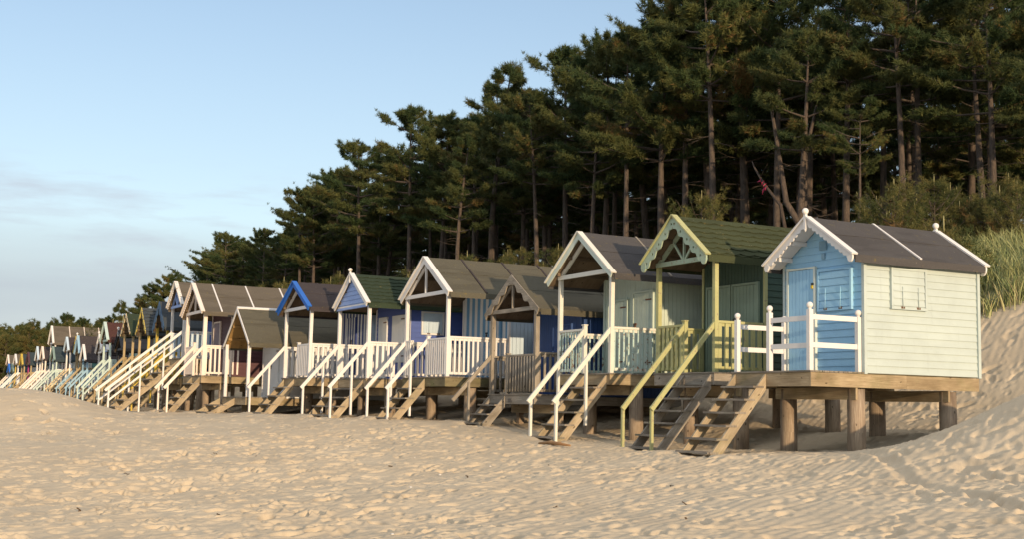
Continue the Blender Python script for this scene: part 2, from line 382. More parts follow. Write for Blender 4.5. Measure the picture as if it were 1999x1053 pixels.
def railing(root, a, b, zb, ht, mat, spacing=.11, bal=.035, cap=.09, lower=.08, round_=False, rails=None, balmat=None):
    """a,b: (x,y) ends, zb: deck height (local)"""
    mb = MB(); a = Vector((*a, 0)); b = Vector((*b, 0)); up_ = Vector((0, 0, 1)); d = b-a; ln = d.length
    if rails:
        for h in rails: mb = MB(); mb.beam(a+up_*(zb+h), b+up_*(zb+h), .035, .085); mb.build('rail', mat, root)
        return
    mb.beam(a+up_*(zb+ht), b+up_*(zb+ht), cap, .045)
    mb.beam(a+up_*(zb+ht-.045), b+up_*(zb+ht-.045), .03, .08)
    ro = mb.build('railing', mat, root)
    mb = MB(); mb.beam(a+up_*(zb+lower), b+up_*(zb+lower), .03, .06); mb.build('bottom_rail', mat, ro)
    n = max(1, int(ln/spacing))
    for i in range(n):
        p = a+d*((i+.5)/n); m2 = MB(); off = Vector((d.y, -d.x, 0)).normalized()*.026
        j = random.uniform(-.006, .006)
        p0 = p+off+up_*(zb+lower-.03); p1 = p+off+up_*(zb+ht-.03)+d.normalized()*j
        if round_: m2.tube([p0, (p0+p1)/2+off*random.uniform(-.2, .2), p1], [bal*.62, bal*.55, bal*.6], 7)
        else: m2.beam(p0, p1, bal, bal*.62, off)
        m2.build('baluster', balmat or mat, ro)
    return ro

def bargeboard(root, s, gx, zr, W2, ze, mat, style='plain', depth=.15, th=.026, cap=True, capmat=None, tail=True):
    """s=-1 near, +1 far slope; top edge from (0,zr) to (s*W2,ze)"""
    L_ = math.hypot(W2, zr-ze); ux, uz = W2/L_, (ze-zr)/L_; nx, nz = uz, -ux  # n points down and inwards
    pt = lambda t, n: (ux*t+nx*n, zr+uz*t+nz*n)
    bot = []; holes = []
    if style == 'plain': f = lambda t: depth
    elif style == 'scallop':
        k = max(6, round(L_/.115)); f = lambda t: depth+.032*abs(math.sin(math.pi*k*t/L_))-.005
    elif style == 'wave':
        k = max(3, round(L_/.36)); f = lambda t: depth+.038*math.sin(2*math.pi*k*t/L_)
    elif style == 'holes':
        k = 5
        f = lambda t: depth+.055*(.5-.5*math.cos(2*math.pi*k*t/L_))**.8+.045*(t/L_)
        for i in range(k):
            tt = L_*(i+.5)/k; c = pt(tt, depth*.72+.03*(tt/L_)); holes.append([(c[0]+.026*math.cos(a), c[1]+.026*math.sin(a)) for a in np.linspace(0, 6.2832, 13)[:-1]])
    ts = np.linspace(0, L_, 90)
    for t in ts:
        p = pt(t, f(t))
        if p[0] > 0.001: bot.append(p)
    z0 = zr-f(0)/ux
    outer = [(0, zr), (W2, ze)] + bot[::-1] + [(0, z0)]
    mb = MB(); to3 = lambda p, t: Vector((gx+t, s*p[0], p[1]))
    mb.prism([outer]+holes, to3, -th, 0)
    if tail:
        c = pt(L_-.02, depth*.78); rr = .085 if style == 'scallop' else .12
        mb.prism([[(c[0]+rr*.72*math.cos(a), c[1]+rr*math.sin(a)) for a in np.linspace(0, 6.2832, 21)[:-1]]], to3, -th-.004, .004)
    if cap:
        o = .012; a = pt(-.0, -o); b = pt(L_+.03, -o)
        mb.beam(to3(a, -.0), to3(b, -.0), .13, .028, (0, s*ux*.5, 1), 1)
    return mb.build('bargeboard', [mat, capmat or mat], root)

def hut(sp):
    X, Y, W, zr, ze, D = sp['X'], sp['Y'], sp['W'], sp['zr'], sp['ze'], sp['D']
    pn, pf = sp['pn'], sp['pf']                   # post offsets (near negative)
    zg = GZ(X, Y); root = empty('beach_hut', (X, Y, zg), R(sp.get('rot', 0)), sp['label'], 'beach hut', 'beach huts on stilts along the dune')
    zr -= zg; ze -= zg; D -= zg; W2 = W/2; sl_ = (zr-ze)/W2
    gx = sp['gx']; bx = sp['bx']; ex = sp['ex']; rx = sp.get('rx', ex+.25); bw = sp.get('bw', min(-pn, pf)+.02)
    yc = (pn+pf)/2 if sp.get('centre') else 0.0
    TH = .07; zt = lambda y: zr-sl_*abs(y); zu = lambda y: zt(y)-TH
    lod = sp.get('lod', 0); M = sp['m']; wallm, trim, postm, roofm, barge = M['wall'], M['trim'], M['post'], M['roof'], M['barge']
    rz = lambda x, y: GZ(X+x, Y+y)-zg
    # ---- walls
    mb = MB(); mats = [wallm, M.get('wall2', wallm), M.get('side', wallm), plain('dark joint', (.20, .19, .13), .9)]; fl = D-.02; JOINT.clear(); JOINT[id(mb)] = 3  # last slot: darker tone on the joint faces between lap boards
    PF = lambda u, z, o: Vector((bx-o, u, z)); PB = lambda u, z, o: Vector((ex+o, u, z))
    PN = lambda u, z, o: Vector((u, -bw-o, z)); PP = lambda u, z, o: Vector((u, bw+o, z))
    ins = .012
    sec = [(-bw+ins, fl), (bw-ins, fl), (bw-ins, zu(bw)-.002), (0, zu(0)-.002), (-bw+ins, zu(bw)-.002)]
    mb.prism([sec], lambda p, t: Vector((t, p[0], p[1])), bx+ins, ex-ins, 2)
    wt = zu(bw); gab = lambda z: (-min(bw, (zu(0)-z)/sl_), min(bw, (zu(0)-z)/sl_))
    sty = sp.get('siding', 'lap'); sst_ = sp.get('side_siding', sty)
    if sty == 'lap':
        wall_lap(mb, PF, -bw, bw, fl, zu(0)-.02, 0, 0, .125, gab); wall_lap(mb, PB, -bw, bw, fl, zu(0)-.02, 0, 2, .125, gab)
    else:
        st = (lambda i: i % 2) if sty == 'stripe' else 0
        wall_boards(mb, PF, -bw, bw, fl, lambda u: zu(u)-.003, 0, st, sp.get('boardw', .105)); wall_boards(mb, PB, -bw, bw, fl, lambda u: zu(u)-.003, 0, 2)
    for P in (PN, PP):
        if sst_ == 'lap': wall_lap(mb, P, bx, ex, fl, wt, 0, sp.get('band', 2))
        else: wall_boards(mb, P, bx, ex, fl, lambda u: wt, 0, 2)
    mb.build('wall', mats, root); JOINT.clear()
    for x in (bx-.022, ex+.022):
        for y in (-bw-.022, bw+.022):
            mb = MB(); mb.beam((x+(.02 if x < bx+.1 else -.02), y*.995, fl-.01), (x+(.02 if x < bx+.1 else -.02), y*.995, wt-.01), .062, .062, (1, 0, 0))
            mb.build('corner_trim', M.get('corner', trim), root)
    # ---- roof
    mb = MB(); Ls = math.hypot(W2, zr-ze)
    for s in (-1, 1):
        prof = [(0, zr), (W2, ze), (W2, ze-TH), (0, zr-TH)]
        mb.prism([prof], lambda p, t: Vector((t, s*p[0], p[1])), gx+.002, rx, 0)
        ux, uz = W2/Ls, (ze-zr)/Ls; nxy, nzz = -uz, ux
        S = lambda x, t, h: Vector((x, s*(ux*t+nxy*h), zr+uz*t+nzz*h))
        if sp.get('shingle'):
            cs = .19; k = int(Ls/cs); tw = .33; st = .055
            for i in range(k+1):
                t0 = i*cs; t1 = min(t0+cs+.03, Ls+.015); xs = np.arange(gx-.0, rx+st, st); ph = random.random()*tw
                low = [t1-.062*(1-abs(math.sin(math.pi*(x+ph)/tw))**.8) for x in xs]
                hh = [.026+.008*random.random() for x in xs]; o = random.random()*9
                for q in range(len(xs)-1):
                    a, b = xs[q], min(xs[q+1], rx)
                    mb.face([S(a, t0, .006), S(b, t0, .006), S(b, low[q+1], hh[q+1]), S(a, low[q], hh[q])], [(a+o, 0), (b+o, 0), (b+o, .15), (a+o, .15)])
                    mb.face([S(a, low[q], hh[q]), S(b, low[q+1], hh[q+1]), S(b, low[q+1], 0), S(a, low[q], 0)], [(a, 0), (b, 0), (b, .02), (a, .02)])
        else:
            # upper felt sheet lapped over the lower one, slightly rippled
            xs = np.linspace(gx+.01, rx-.01, max(4, int((rx-gx)/.18)))
            for (t0, t1, h) in ((0, Ls*.46, .011), (Ls*.44, Ls+.02, .005)):
                hh = [[h+random.uniform(-.003, .007) for _ in xs] for _ in range(5)]; tv = np.linspace(t0, t1, 5)
                for r_ in range(4):
                    for q in range(len(xs)-1):
                        mb.face([S(xs[q], tv[r_], hh[r_][q]), S(xs[q+1], tv[r_], hh[r_][q+1]), S(xs[q+1], tv[r_+1], hh[r_+1][q+1]), S(xs[q], tv[r_+1], hh[r_+1][q])], None, 0, True)
                mb.face([S(xs[0], t1, h+.002), S(xs[-1], t1, h+.002), S(xs[-1], t1, -.003), S(xs[0], t1, -.003)])
        # turned-down eave strip
        mb.prism([[(W2+.004, ze+.004), (W2+.022, ze+.002), (W2+.026, ze-.13), (W2+.006, ze-.13)]], lambda p, t: Vector((t, s*p[0], p[1])), gx+.03, rx-.01, 0)
        # boarding underneath
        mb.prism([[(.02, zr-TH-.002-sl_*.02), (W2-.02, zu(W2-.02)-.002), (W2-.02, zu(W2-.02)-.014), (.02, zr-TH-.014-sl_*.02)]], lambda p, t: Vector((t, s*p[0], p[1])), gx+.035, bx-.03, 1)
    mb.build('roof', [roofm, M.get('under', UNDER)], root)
    for s in (-1, 1):                                # rafters/purlins under the porch roof
        for k in (.38, .72):
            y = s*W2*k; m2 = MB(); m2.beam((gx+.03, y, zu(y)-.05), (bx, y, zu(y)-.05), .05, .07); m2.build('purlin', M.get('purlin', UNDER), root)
    for xb in sp.get('battens', []):
        for s in (-1, 1):
            m2 = MB(); m2.beam((xb, 0, zr+.022), (xb, s*(W2+.01), ze+.022), .045, .022, (0, 0, 1)); m2.build('batten', M.get('batten', trim), root)
    if sp.get('ridgecap'):
        m2 = MB(); m2.tube([(gx-.02, 0, zr+.0), (rx, 0, zr)], [.055, .055], 8); m2.build('ridge_cap', M.get('batten', trim), root)
    # ---- bargeboards, front and back
    for s in (-1, 1):
        bargeboard(root, s, gx, zr+.012, W2+.01, ze+.012, barge, sp.get('bstyle', 'plain'), sp.get('bdepth', .13), cap=sp.get('bcap', True), capmat=M.get('cap', barge), tail=sp.get('btail', False))
        bargeboard(root, s, rx+.026, zr+.012, W2+.01, ze+.012, barge, 'plain', .12, cap=True, capmat=M.get('cap', barge), tail=sp.get('btail', False))
    fn = sp.get('finial')
    if fn:
        for (fx, on) in ((gx-.03, 1), (rx+.02, fn == 'both')):
            if not on: continue
            m2 = MB(); m2.beam((fx-.012, 0, zr-.20), (fx-.012, 0, zr+.06), .055, .045, (1, 0, 0)); m2.tube([(fx-.012, 0, zr-.25), (fx-.012, 0, zr-.20)], [.008, .03], 8); m2.ball((fx-.012, 0, zr+.115), .058); m2.build('finial', M.get('finial', trim), root)
    # ---- gable infill over the porch
    zb = zu(max(-pn, pf))-.07; gi = sp.get('gable', 'open')
    px0 = 0.0
    if gi != 'none' and gi is not None:
        m2 = MB(); m2.beam((px0-.05, pn-.02, zb+.01), (px0-.05, pf+.02, zb+.01), .045, .09)
        hz = zb+.05
        yy = W2*.86
        for s in (-1, 1):
            y1 = min(yy, (zu(0)-.03-hz)/sl_)
            m2.beam((px0-.03, 0, zu(0)-.09), (px0-.03, s*y1, zu(y1)-.075), .05, .08)
        if gi in ('king', 'fan'): m2.beam((px0-.052, 0, hz), (px0-.052, 0, zu(0)-.1), .05, .035, (0, 1, 0))
        if gi == 'fan':
            for s in (-1, 1): m2.beam((px0-.054, s*.04, hz), (px0-.054, s*.36, hz+.36), .045, .03, (1, 0, 0))
        if gi == 'plank':
            wall_lap(m2, lambda u, z, o: Vector((px0-.06-o, u, z)), 0, 0, hz-.1, zu(0)-.05, 0, 1, .12, lambda z: (-min(W2*.98, (zu(0)-z)/sl_), min(W2*.98, (zu(0)-z)/sl_)))
            m2.prism([[(-W2*.95, hz-.1), (W2*.95, hz-.1), (0, zu(0)-.03)]], lambda p, t: Vector((t, p[0], p[1])), px0-.055, px0-.035, 1)
        m2.build('gable_frame', [M.get('truss', trim), M.get('plank', wallm)], root)
    # ---- deck
    dx = sp.get('dx', 0.0)-.06; dn = sp.get('dn', pn)-.05; df = sp.get('df', pf)+.05
    mb = MB(); x = dx-.02; de = ex if sp.get('fulldeck', True) else bx+.2
    while x < bx+.02:
        mb.box(x, x+.092, dn-.015, df+.015, D-.028+random.uniform(-.002, .002), D); x += .100
    mb.build('deck', M.get('deck', TREAD), root)
    fh = sp.get('fh', .21); zf = D-.03
    mb = MB(); mb.box(dx, dx+.045, dn+.046, df-.046, zf-fh, zf); mb.build('fascia_beam', M.get('fascia', TIMBER), root)
    for (ya, yb) in ((dn, dn+.045), (df-.045, df)):
        mb = MB(); xm = dx+.55*(ex-dx); mb.box(dx, xm-.002, ya, yb, zf-fh, zf-.002); mb.box(xm+.002, ex, ya+.002, yb-.002, zf-fh, zf-.004); mb.build('side_beam', M.get('fascia', TIMBER), root)
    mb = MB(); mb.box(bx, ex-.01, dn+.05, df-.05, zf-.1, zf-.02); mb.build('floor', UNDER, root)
    if not sp.get('nostilt'):
        for xs in sp.get('stilts', [dx+.75, ex-.55]):
            m2 = MB(); m2.box(xs-.14, xs-.095, dn+.02, df-.02, zf-fh-.20, zf-fh-.004); m2.build('cross_beam', TIMBER, root)
            for y in (dn+.17, df-.2):
                z0 = rz(xs, y)-.4; SCOUR.append((X+xs, Y+y, .22)); m2 = MB(); top = zf-fh-.02 if not sp.get('square') else zf-fh-.02
                if sp.get('square'): m2.beam((xs, y, z0), (xs, y, top), .13, .13, (1, 0, 0))
                else: m2.tube([(xs, y, z0), (xs+.01, y, (z0+top)/2), (xs, y, top)], [.158, .150, .146], 16)
                m2.build('stilt', POLE, root)
    # ---- porch posts
    if not sp.get('noposts'):
        pt_ = sp.get('pt', .085)
        for k, y in enumerate((pn, pf)):
            pm = (M['post'], M.get('post2', M['post']))[k]
            z0 = D if not sp.get('postdown') else rz(0, y)-.1
            m2 = MB(); m2.beam((random.uniform(-.01, .01), y, z0), (0, y, zu(abs(y))-.02 if abs(y) < W2 else ze-.05), pt_, pt_, (1, 0, 0)); m2.build('porch_post', pm, root)
    # ---- fittings on the front wall
    def slab(name, y0, y1, z0, z1, mat, th=.022, kind='boards', frame=None, side='front', extra=None):
        if side == 'front': P = PF
        elif side == 'near': P = PN
        m2 = MB()
        c = [P(y0, z0, .010), P(y1, z0, .010), P(y1, z1, .010), P(y0, z1, .010)]; k = .022+th
        cc = [P(y0, z0, k), P(y1, z0, k), P(y1, z1, k), P(y0, z1, k)]
        m2.face(cc, [(z0, y0), (z0, y1), (z1, y1), (z1, y0)])
        for i in range(4): j = (i+1) % 4; m2.face([c[i], c[j], cc[j], cc[i]], [(0, 0), (1, 0), (1, .03), (0, .03)])
        if kind == 'boards': wall_boards(m2, lambda u, z, o: P(u, z, k+o-.002), y0+.004, y1-.004, z0+.004, lambda u: z1-.004, 0, extra if extra else 0, .10)
        elif kind == 'lap': wall_lap(m2, lambda u, z, o: P(u, z, k+o), y0+.004, y1-.004, z0+.004, z1-.004, 0, 0)
        ob = m2.build(name, mat, root)
        if frame is not None:
            m3 = MB(); fw = .05; q = k+.022
            for (a0, a1, b0, b1) in ((y0-fw, y0-.003, z0, z1+fw), (y1+.003, y1+fw, z0, z1+fw), (y0-.002, y1+.002, z1+.003, z1+fw-.002)) + (((y0-fw, y1+fw, z0-fw, z0-.003),) if name != 'door' else ()):
                p, r_ = P(a0, b0, .012), P(a1, b1, q)
                lo = [min(p[i], r_[i]) for i in range(3)]; hi = [max(p[i], r_[i]) for i in range(3)]
                m3.box(lo[0], hi[0], lo[1], hi[1], lo[2], hi[2])
            m3.build('frame', frame, ob)
        return ob, P, k
    for dsp in sp.get('fit', []):
        nm, y0, y1, z0, z1, mat, kind, frame = dsp[:8]; side = dsp[8] if len(dsp) > 8 else 'front'
        mt = mat
        ob, P, k = slab(nm, y0, y1, D+z0, D+z1, mt, kind=kind, frame=frame, side=side, extra=(lambda i: i % 2) if isinstance(mat, list) else None)
        hw = dsp[9] if len(dsp) > 9 else ''
        def rod(name, pts, r_, mat): m2 = MB(); m2.tube(pts, [r_]*len(pts), 6); m2.build(name, mat, ob)
        def plate(name, u0, u1, v0, v1, mat, t=.018):
            p, q = P(u0, v0, k+.008), P(u1, v1, k+.008+t); lo = [min(p[i], q[i]) for i in range(3)]; hi = [max(p[i], q[i]) for i in range(3)]
            m2 = MB(); m2.box(lo[0], hi[0], lo[1], hi[1], lo[2], hi[2]); m2.build(name, mat, ob)
        if 'bolts' in hw:
            for f_ in (.28, .78):
                u = y0+(y1-y0)*f_; rod('bolt', [P(u, D+z0-.03, k+.03), P(u, D+z0+(z1-z0)*.55, k+.02)], .007, mt if not isinstance(mt, list) else IRON); plate('bolt_plate', u-.04, u+.04, D+z0-.035, D+z0+.0, IRON, .02)
        if 'pad' in hw:
            for zz in (.2, .82):
                plate('hasp', y0-.02, y0+.05, D+z0+(z1-z0)*zz+.03, D+z0+(z1-z0)*zz+.07, DARKM); plate('padlock', y0-.0, y0+.045, D+z0+(z1-z0)*zz-.03, D+z0+(z1-z0)*zz+.025, YEL, .03)
        if 'hinge' in hw:
            for zz in (.12, .9): 
                v = D+z0+(z1-z0)*zz; plate('hinge', y0+.01, y0+.24, v, v+.03, IRON, .01)
        if 'lock' in hw:
            v = D+z0+(z1-z0)*.6; plate('hasp', y0+.3 if 'mid' in hw else y1-.12, y0+.38 if 'mid' in hw else y1-.02, v, v+.045, IRON if 'rust' in hw else DARKM, .02); plate('padlock', y0+.32 if 'mid' in hw else y1-.09, y0+.36 if 'mid' in hw else y1-.05, v-.07, v-.005, IRON if 'rust' in hw else DARKM, .025)
    if sp.get('vent'):
        z = zu(0)-.48; m2 = MB(); m2.box(bx-.045, bx-.01, -.13, .05, z, z+.16)
        for i in range(6): m2.box(bx-.056, bx-.046, -.12, .04, z+.012+i*.025, z+.024+i*.025)
        m2.box(bx-.04, bx-.01, -.08, .0, z-.16, z-.06); m2.build('vent', paint('vent blue', (.25, .42, .55)), root)
    # ---- rails
    rm = M.get('rail', trim)
    for r_ in sp.get('rails', []):
        (xa, ya), (xb, yb) = r_[0], r_[1]; ht = r_[2] if len(r_) > 2 else .92; kw = dict(sp.get('railkw', {}))
        if len(r_) > 3: kw.update(r_[3])
        railing(root, (xa, ya), (xb, yb), D, ht, rm, balmat=M.get('bal'), **kw)
    for nwl in sp.get('newels', []):
        x_, y_, h_ = nwl[:3]; m2 = MB(); m2.beam((x_, y_, D-.0), (x_, y_, D+h_), .08, .08, (1, 0, 0))
        if sp.get('balltop'): m2.tube([(x_, y_, D+h_), (x_, y_, D+h_+.025)], [.03, .03], 8); m2.ball((x_, y_, D+h_+.07), .055)
        else: m2.box(x_-.055, x_+.055, y_-.055, y_+.055, D+h_, D+h_+.022)
        m2.build('newel_post', M.get('newel', rm), root)
    # ---- stairs
    for stp in sp.get('stairs', []):
        y, w = stp['y'], stp['w']; run = stp.get('run'); x0 = dx-.0; ztop = D-.03
        rise_ = ztop-rz(x0-1.2, y); run = run or rise_*.86
        zfoot = rz(x0-run, y); rise_ = ztop-zfoot
        so_ = empty('staircase', (0, 0, 0)); so_.parent = root
        for s in (-1, 1):
            m2 = MB(); yy = y+s*w/2; ln = math.hypot(run, rise_); bwid = .22; ca, sa = run/ln, rise_/ln
            top1 = (x0-.004, ztop-.02); lowx = x0-run-.12; lowz = top1[1]-(rise_+.12*rise_/run)
            v = bwid/ca
            poly = [(x0-.004, ztop-.01), (x0-.004, ztop-.01-v*.8), (lowx+.1, lowz-v*.8+.1*sa/ca), (lowx-.0, lowz)]
            m2.prism([poly], lambda p, t: Vector((p[0], t, p[1])), yy-.022, yy+.022)
            th_ = math.atan2(rise_, run); ct, st_ = math.cos(th_), math.sin(th_); oo = random.random()*5
            m2.uv = [(u*ct+v_*st_+oo, -u*st_+v_*ct) for u, v_ in m2.uv]
            m2.build('stringer', M.get('string', STRING), so_)
        # run the grain along the slope
        SCOUR.append((X+x0-run, Y+y, .3)); n = max(2, round(rise_/.245)); 
        for i in range(1, n+1):
            z = ztop-rise_*i/(n+.25); xx = x0-run*i/(n+.25)
            m3 = MB(); ex_ = .035 if sp.get('treadout', True) else -.02; m3.box(xx-.10, xx+.13, y-w/2-ex_, y+w/2+ex_, z-.035, z, 0, 1); m3.build('tread', M.get('tread', TREAD), so_)
        hm = M.get('hand', rm)
        for hr_ in stp.get('hand', []):
            yy = hr_['y']; h0 = hr_.get('h', .93); e_ = hr_.get('ext', .12); xs_ = hr_.get('x', 0.0)
            a = Vector((xs_, yy, D+h0)); k = rise_/run*hr_.get('k', 1.0); xe = x0-run-e_; b = Vector((xe, yy, D+h0-(xs_-xe)*k))
            m3 = MB(); m3.beam(a, b, .05, .085)
            if hr_.get('mid'): dd = Vector((0, 0, -.42)); m3.beam(a+dd, b+dd+Vector((.12, 0, .12*k)), .035, .06)
            ho = m3.build('handrail', hm, root)
            for f_, dn_ in hr_.get('posts', [(.9, 1.2)]):
                p = a.lerp(b, f_); m4 = MB(); yo = yy+(.05 if hr_.get('in', 1) > 0 else -.05)
                zlow = max(rz(p.x, yo)-.08, p.z-dn_) if dn_ < 3 else rz(p.x, yo)-.25
                SCOUR.append((X+p.x, Y+yo, .10)); m4.beam((p.x, yo, zlow), (p.x, yo, p.z+.02), .06, .05, (1, 0, 0)); m4.build('handrail_post', hm, ho)
    return root
# ------------------------------------------------------------------ the huts, nearest first
F_GREY = felt('grey felt', (.078, .074, .074)); F_BROWN = felt('brown grey felt', (.125, .108, .086)); F_OLIVE = felt('olive grey felt', (.105, .098, .074)); F_DARK = felt('dark felt', (.058, .050, .052))
F_GREEN = felt('green shingle', (.056, .066, .034), wear=.3); F_DGREEN = felt('dark green shingle', (.036, .052, .033), wear=.3); F_RED = felt('red brown felt', (.075, .036, .032)); F_SLATE = felt('slate shingle', (.06, .07, .078)); F_TEAL = felt('dark teal felt', (.042, .06, .07))
def mats(wall, trim=None, post=None, roof=F_GREY, barge=None, **k):
    trim = trim or WHITE; d = dict(wall=wall, trim=trim, post=post or trim, roof=roof, barge=barge or trim); d.update(k); return d
SKYB = paint('sky blue paint', (.32, .57, .79), .2); MINT = paint('mint cream paint', (.46, .535, .52), .16); MINTW = paint('pale mint trim', (.56, .64, .58), .14)
OLIVE = paint('olive green paint', (.42, .42, .20), .2, .12); DKG = paint('dark green paint', (.055, .095, .07), .25); MIDG = paint('grey green door', (.24, .31, .235), .2); PGREEN = paint('pale green trim', (.36, .45, .34), .2, .1)
PALEM = paint('pale mint boards', (.52, .61, .53), .2); AQUA = paint('peeling aqua', (.45, .60, .57), .3, .35, under=(.24, .17, .12)); CREAM = paint('cream white', (.68, .67, .60), .14)
NAVY = paint('deep blue paint', (.035, .085, .25), .2); ROYAL = paint('violet blue paint', (.075, .12, .36), .2); MIDB = paint('mid blue stripe', (.15, .32, .50), .15); PALEB = paint('pale blue boards', (.50, .62, .72), .15)
BRIGHTB = paint('bright blue barge', (.02, .13, .50), .1); LAV = paint('lavender blue gable', (.27, .38, .68), .15); STRIPEW = paint('stripe white', (.68, .69, .68), .14); DEEPB = paint('navy stripe', (.03, .055, .21), .15)
MAROON = paint('maroon paint', (.085, .035, .04), .2); PURPG = paint('purple grey door', (.20, .16, .19), .2); PINKW = paint('pinkish white', (.78, .68, .60), .12)
TEAL = paint('sea teal paint', (.16, .34, .33), .2); PTEAL = paint('pale teal paint', (.48, .60, .56), .2); YELL = paint('yellow paint', (.55, .40, .06), .2, .2, under=(.12, .14, .17)); LBLUE = paint('light blue paint', (.28, .45, .58), .2); BLACKP = paint('black paint', (.025, .027, .032), .2); DBLUE = paint('dark slate blue', (.03, .075, .15), .2); PEELC = paint('peeling cream barge', (.62, .50, .30), .2, .45, under=(.10, .12, .14)); PEELY = paint('peeling yellow barge', (.58, .44, .08), .2, .4, under=(.08, .10, .12)); MAG = paint('magenta paint', (.35, .02, .16), .1); RUSTB = paint('rust pink barge', (.50, .27, .20), .15)
GRG = paint('green grey', (.20, .28, .25), .2)

H = []
# 1 light blue hut, the nearest
H.append(dict(label='nearest beach hut, light blue front, pale mint side wall, scalloped white bargeboards and ball finials', X=13.90, Y=17.17, W=2.28, zr=3.41, ze=2.66, D=.70, pn=-.93, pf=.99, gx=.75, bx=1.10, ex=3.74, rx=3.80, bw=1.0, dn=-.97, df=1.03,
  siding='lap', gable='none', noposts=True, finial='both', vent=True, bstyle='scallop', bdepth=.10, btail=True, battens=[2.27], fh=.23, stilts=[1.05, 3.15],
  m=mats(SKYB, WHITE, roof=F_GREY, side=MINT, corner=MINT, purlin=WHITE, under=WHITE),
  fit=[('door', .19, .86, .04, 1.84, SKYB, 'boards', paint('pale jamb', (.62, .68, .62), .1), 'front', 'pad'), ('shutter', -.72, .04, 1.12, 1.76, SKYB, 'lap', SKYB, 'front', 'bolts'), ('shutter', 1.72, 2.44, 1.14, 1.76, MINT, 'lap', MINT, 'near', 'bolts')],
  balltop=True, newels=[(0, -.93, 1.0), (0, .10, 1.0), (0, .99, .92), (1.04, -.93, .92), (1.04, .97, .92)],
  rails=[((0, -.93), (1.04, -.93), 0, dict(rails=(.88, .42))), ((0, .10), (0, -.93), 0, dict(rails=(.86, .41))), ((0, .99), (1.04, .97), 0, dict(rails=(.80, .40)))],
  stairs=[dict(y=.56, w=.84, run=1.18)]))
# 2 olive green hut
H.append(dict(label='olive green beach hut with green shingle roof and bargeboards pierced by round holes', X=14.40, Y=20.44, W=2.19, zr=3.80, ze=2.94, D=.735, pn=-.95, pf=.95, gx=-.31, bx=1.15, ex=3.5, shingle=True, bw=.98,
  siding='boards', side_siding='lap', gable='fan', bstyle='holes', bdepth=.14, btail=True,
  m=mats(DKG, OLIVE, roof=F_GREEN, barge=PGREEN, cap=OLIVE, truss=PGREEN, fascia=GREYW, string=GREYW, bal=OLIVE),
  fit=[('door', -.80, -.05, .04, 1.74, MIDG, 'boards', MIDG, 'front', 'lock'), ('door', .08, .80, .04, 1.74, MIDG, 'boards', MIDG, 'front', '')],
  newels=[(0, .03, 1.0)], rails=[((0, .95), (0, .03), .92), ((0, -.95), (1.1, -.95), .95), ((0, .95), (1.1, .95), .92)], railkw=dict(spacing=.145, bal=.075),
  stairs=[dict(y=-.46, w=.86, hand=[dict(y=.03, posts=[(.97, 9)]), dict(y=-.95, posts=[(.97, 9)])])]))
# 3 pale mint hut
H.append(dict(label='pale mint beach hut with open gable, creamy white handrails and rusty door hinges', X=13.78, Y=23.25, W=2.74, zr=3.75, ze=2.76, D=.735, pn=-1.06, pf=1.07, gx=-.18, bx=1.17, ex=3.9,
  siding='boards', gable='open', bstyle='plain', bdepth=.12, battens=[1.25],
  m=mats(PALEM, CREAM, roof=F_GREY, barge=MINTW, cap=CREAM, bal=AQUA, batten=GREYW, corner=PALEM),
  fit=[('door', -.86, -.16, .04, 1.75, PALEM, 'boards', PALEM, 'front', 'lock rust hinge'), ('shutter', .14, .86, .1, 1.62, PALEM, 'boards', PALEM, 'front', 'hinge')],
  newels=[(0, .01, 1.02)], rails=[((0, 1.07), (0, .01), .93), ((0, -1.06), (1.15, -1.06), .93), ((0, 1.07), (1.15, 1.07), .9)],
  stairs=[dict(y=-.52, w=.9, hand=[dict(y=.01, posts=[(.93, 9), (.45, 1.35)]), dict(y=-1.06, posts=[(.93, 9), (.42, 1.35)])])]))
# 4 low weathered hut
H.append(dict(label='low hut with unpainted weathered porch, wavy grey bargeboards and dark blue walls', X=13.57, Y=26.11, W=2.72, zr=3.05, ze=2.19, D=.30, pn=-1.09, pf=1.09, gx=-.09, bx=1.15, ex=3.9,
  siding='boards', gable='king', bstyle='wave', bdepth=.16, bcap=False, fh=.2, square=True, battens=[2.0],
  m=mats(NAVY, GREYW, roof=F_OLIVE, truss=GREYW, fascia=GREYW, string=GREYW, batten=F_OLIVE, corner=NAVY),
  fit=[('door', -.7, .1, .04, 1.6, NAVY, 'boards', NAVY)], pt=.10, newels=[(0, .28, .92)],
  rails=[((0, .28), (0, -1.09), .88), ((0, -1.09), (1.12, -1.09), .92), ((0, 1.09), (1.12, 1.09), .88)], railkw=dict(round_=True, bal=.06, spacing=.125),
  stairs=[dict(y=.70, w=.80, run=.62, hand=[dict(y=1.09, posts=[(.62, 9)], ext=.35, k=.95, **{'in': -1})])]))
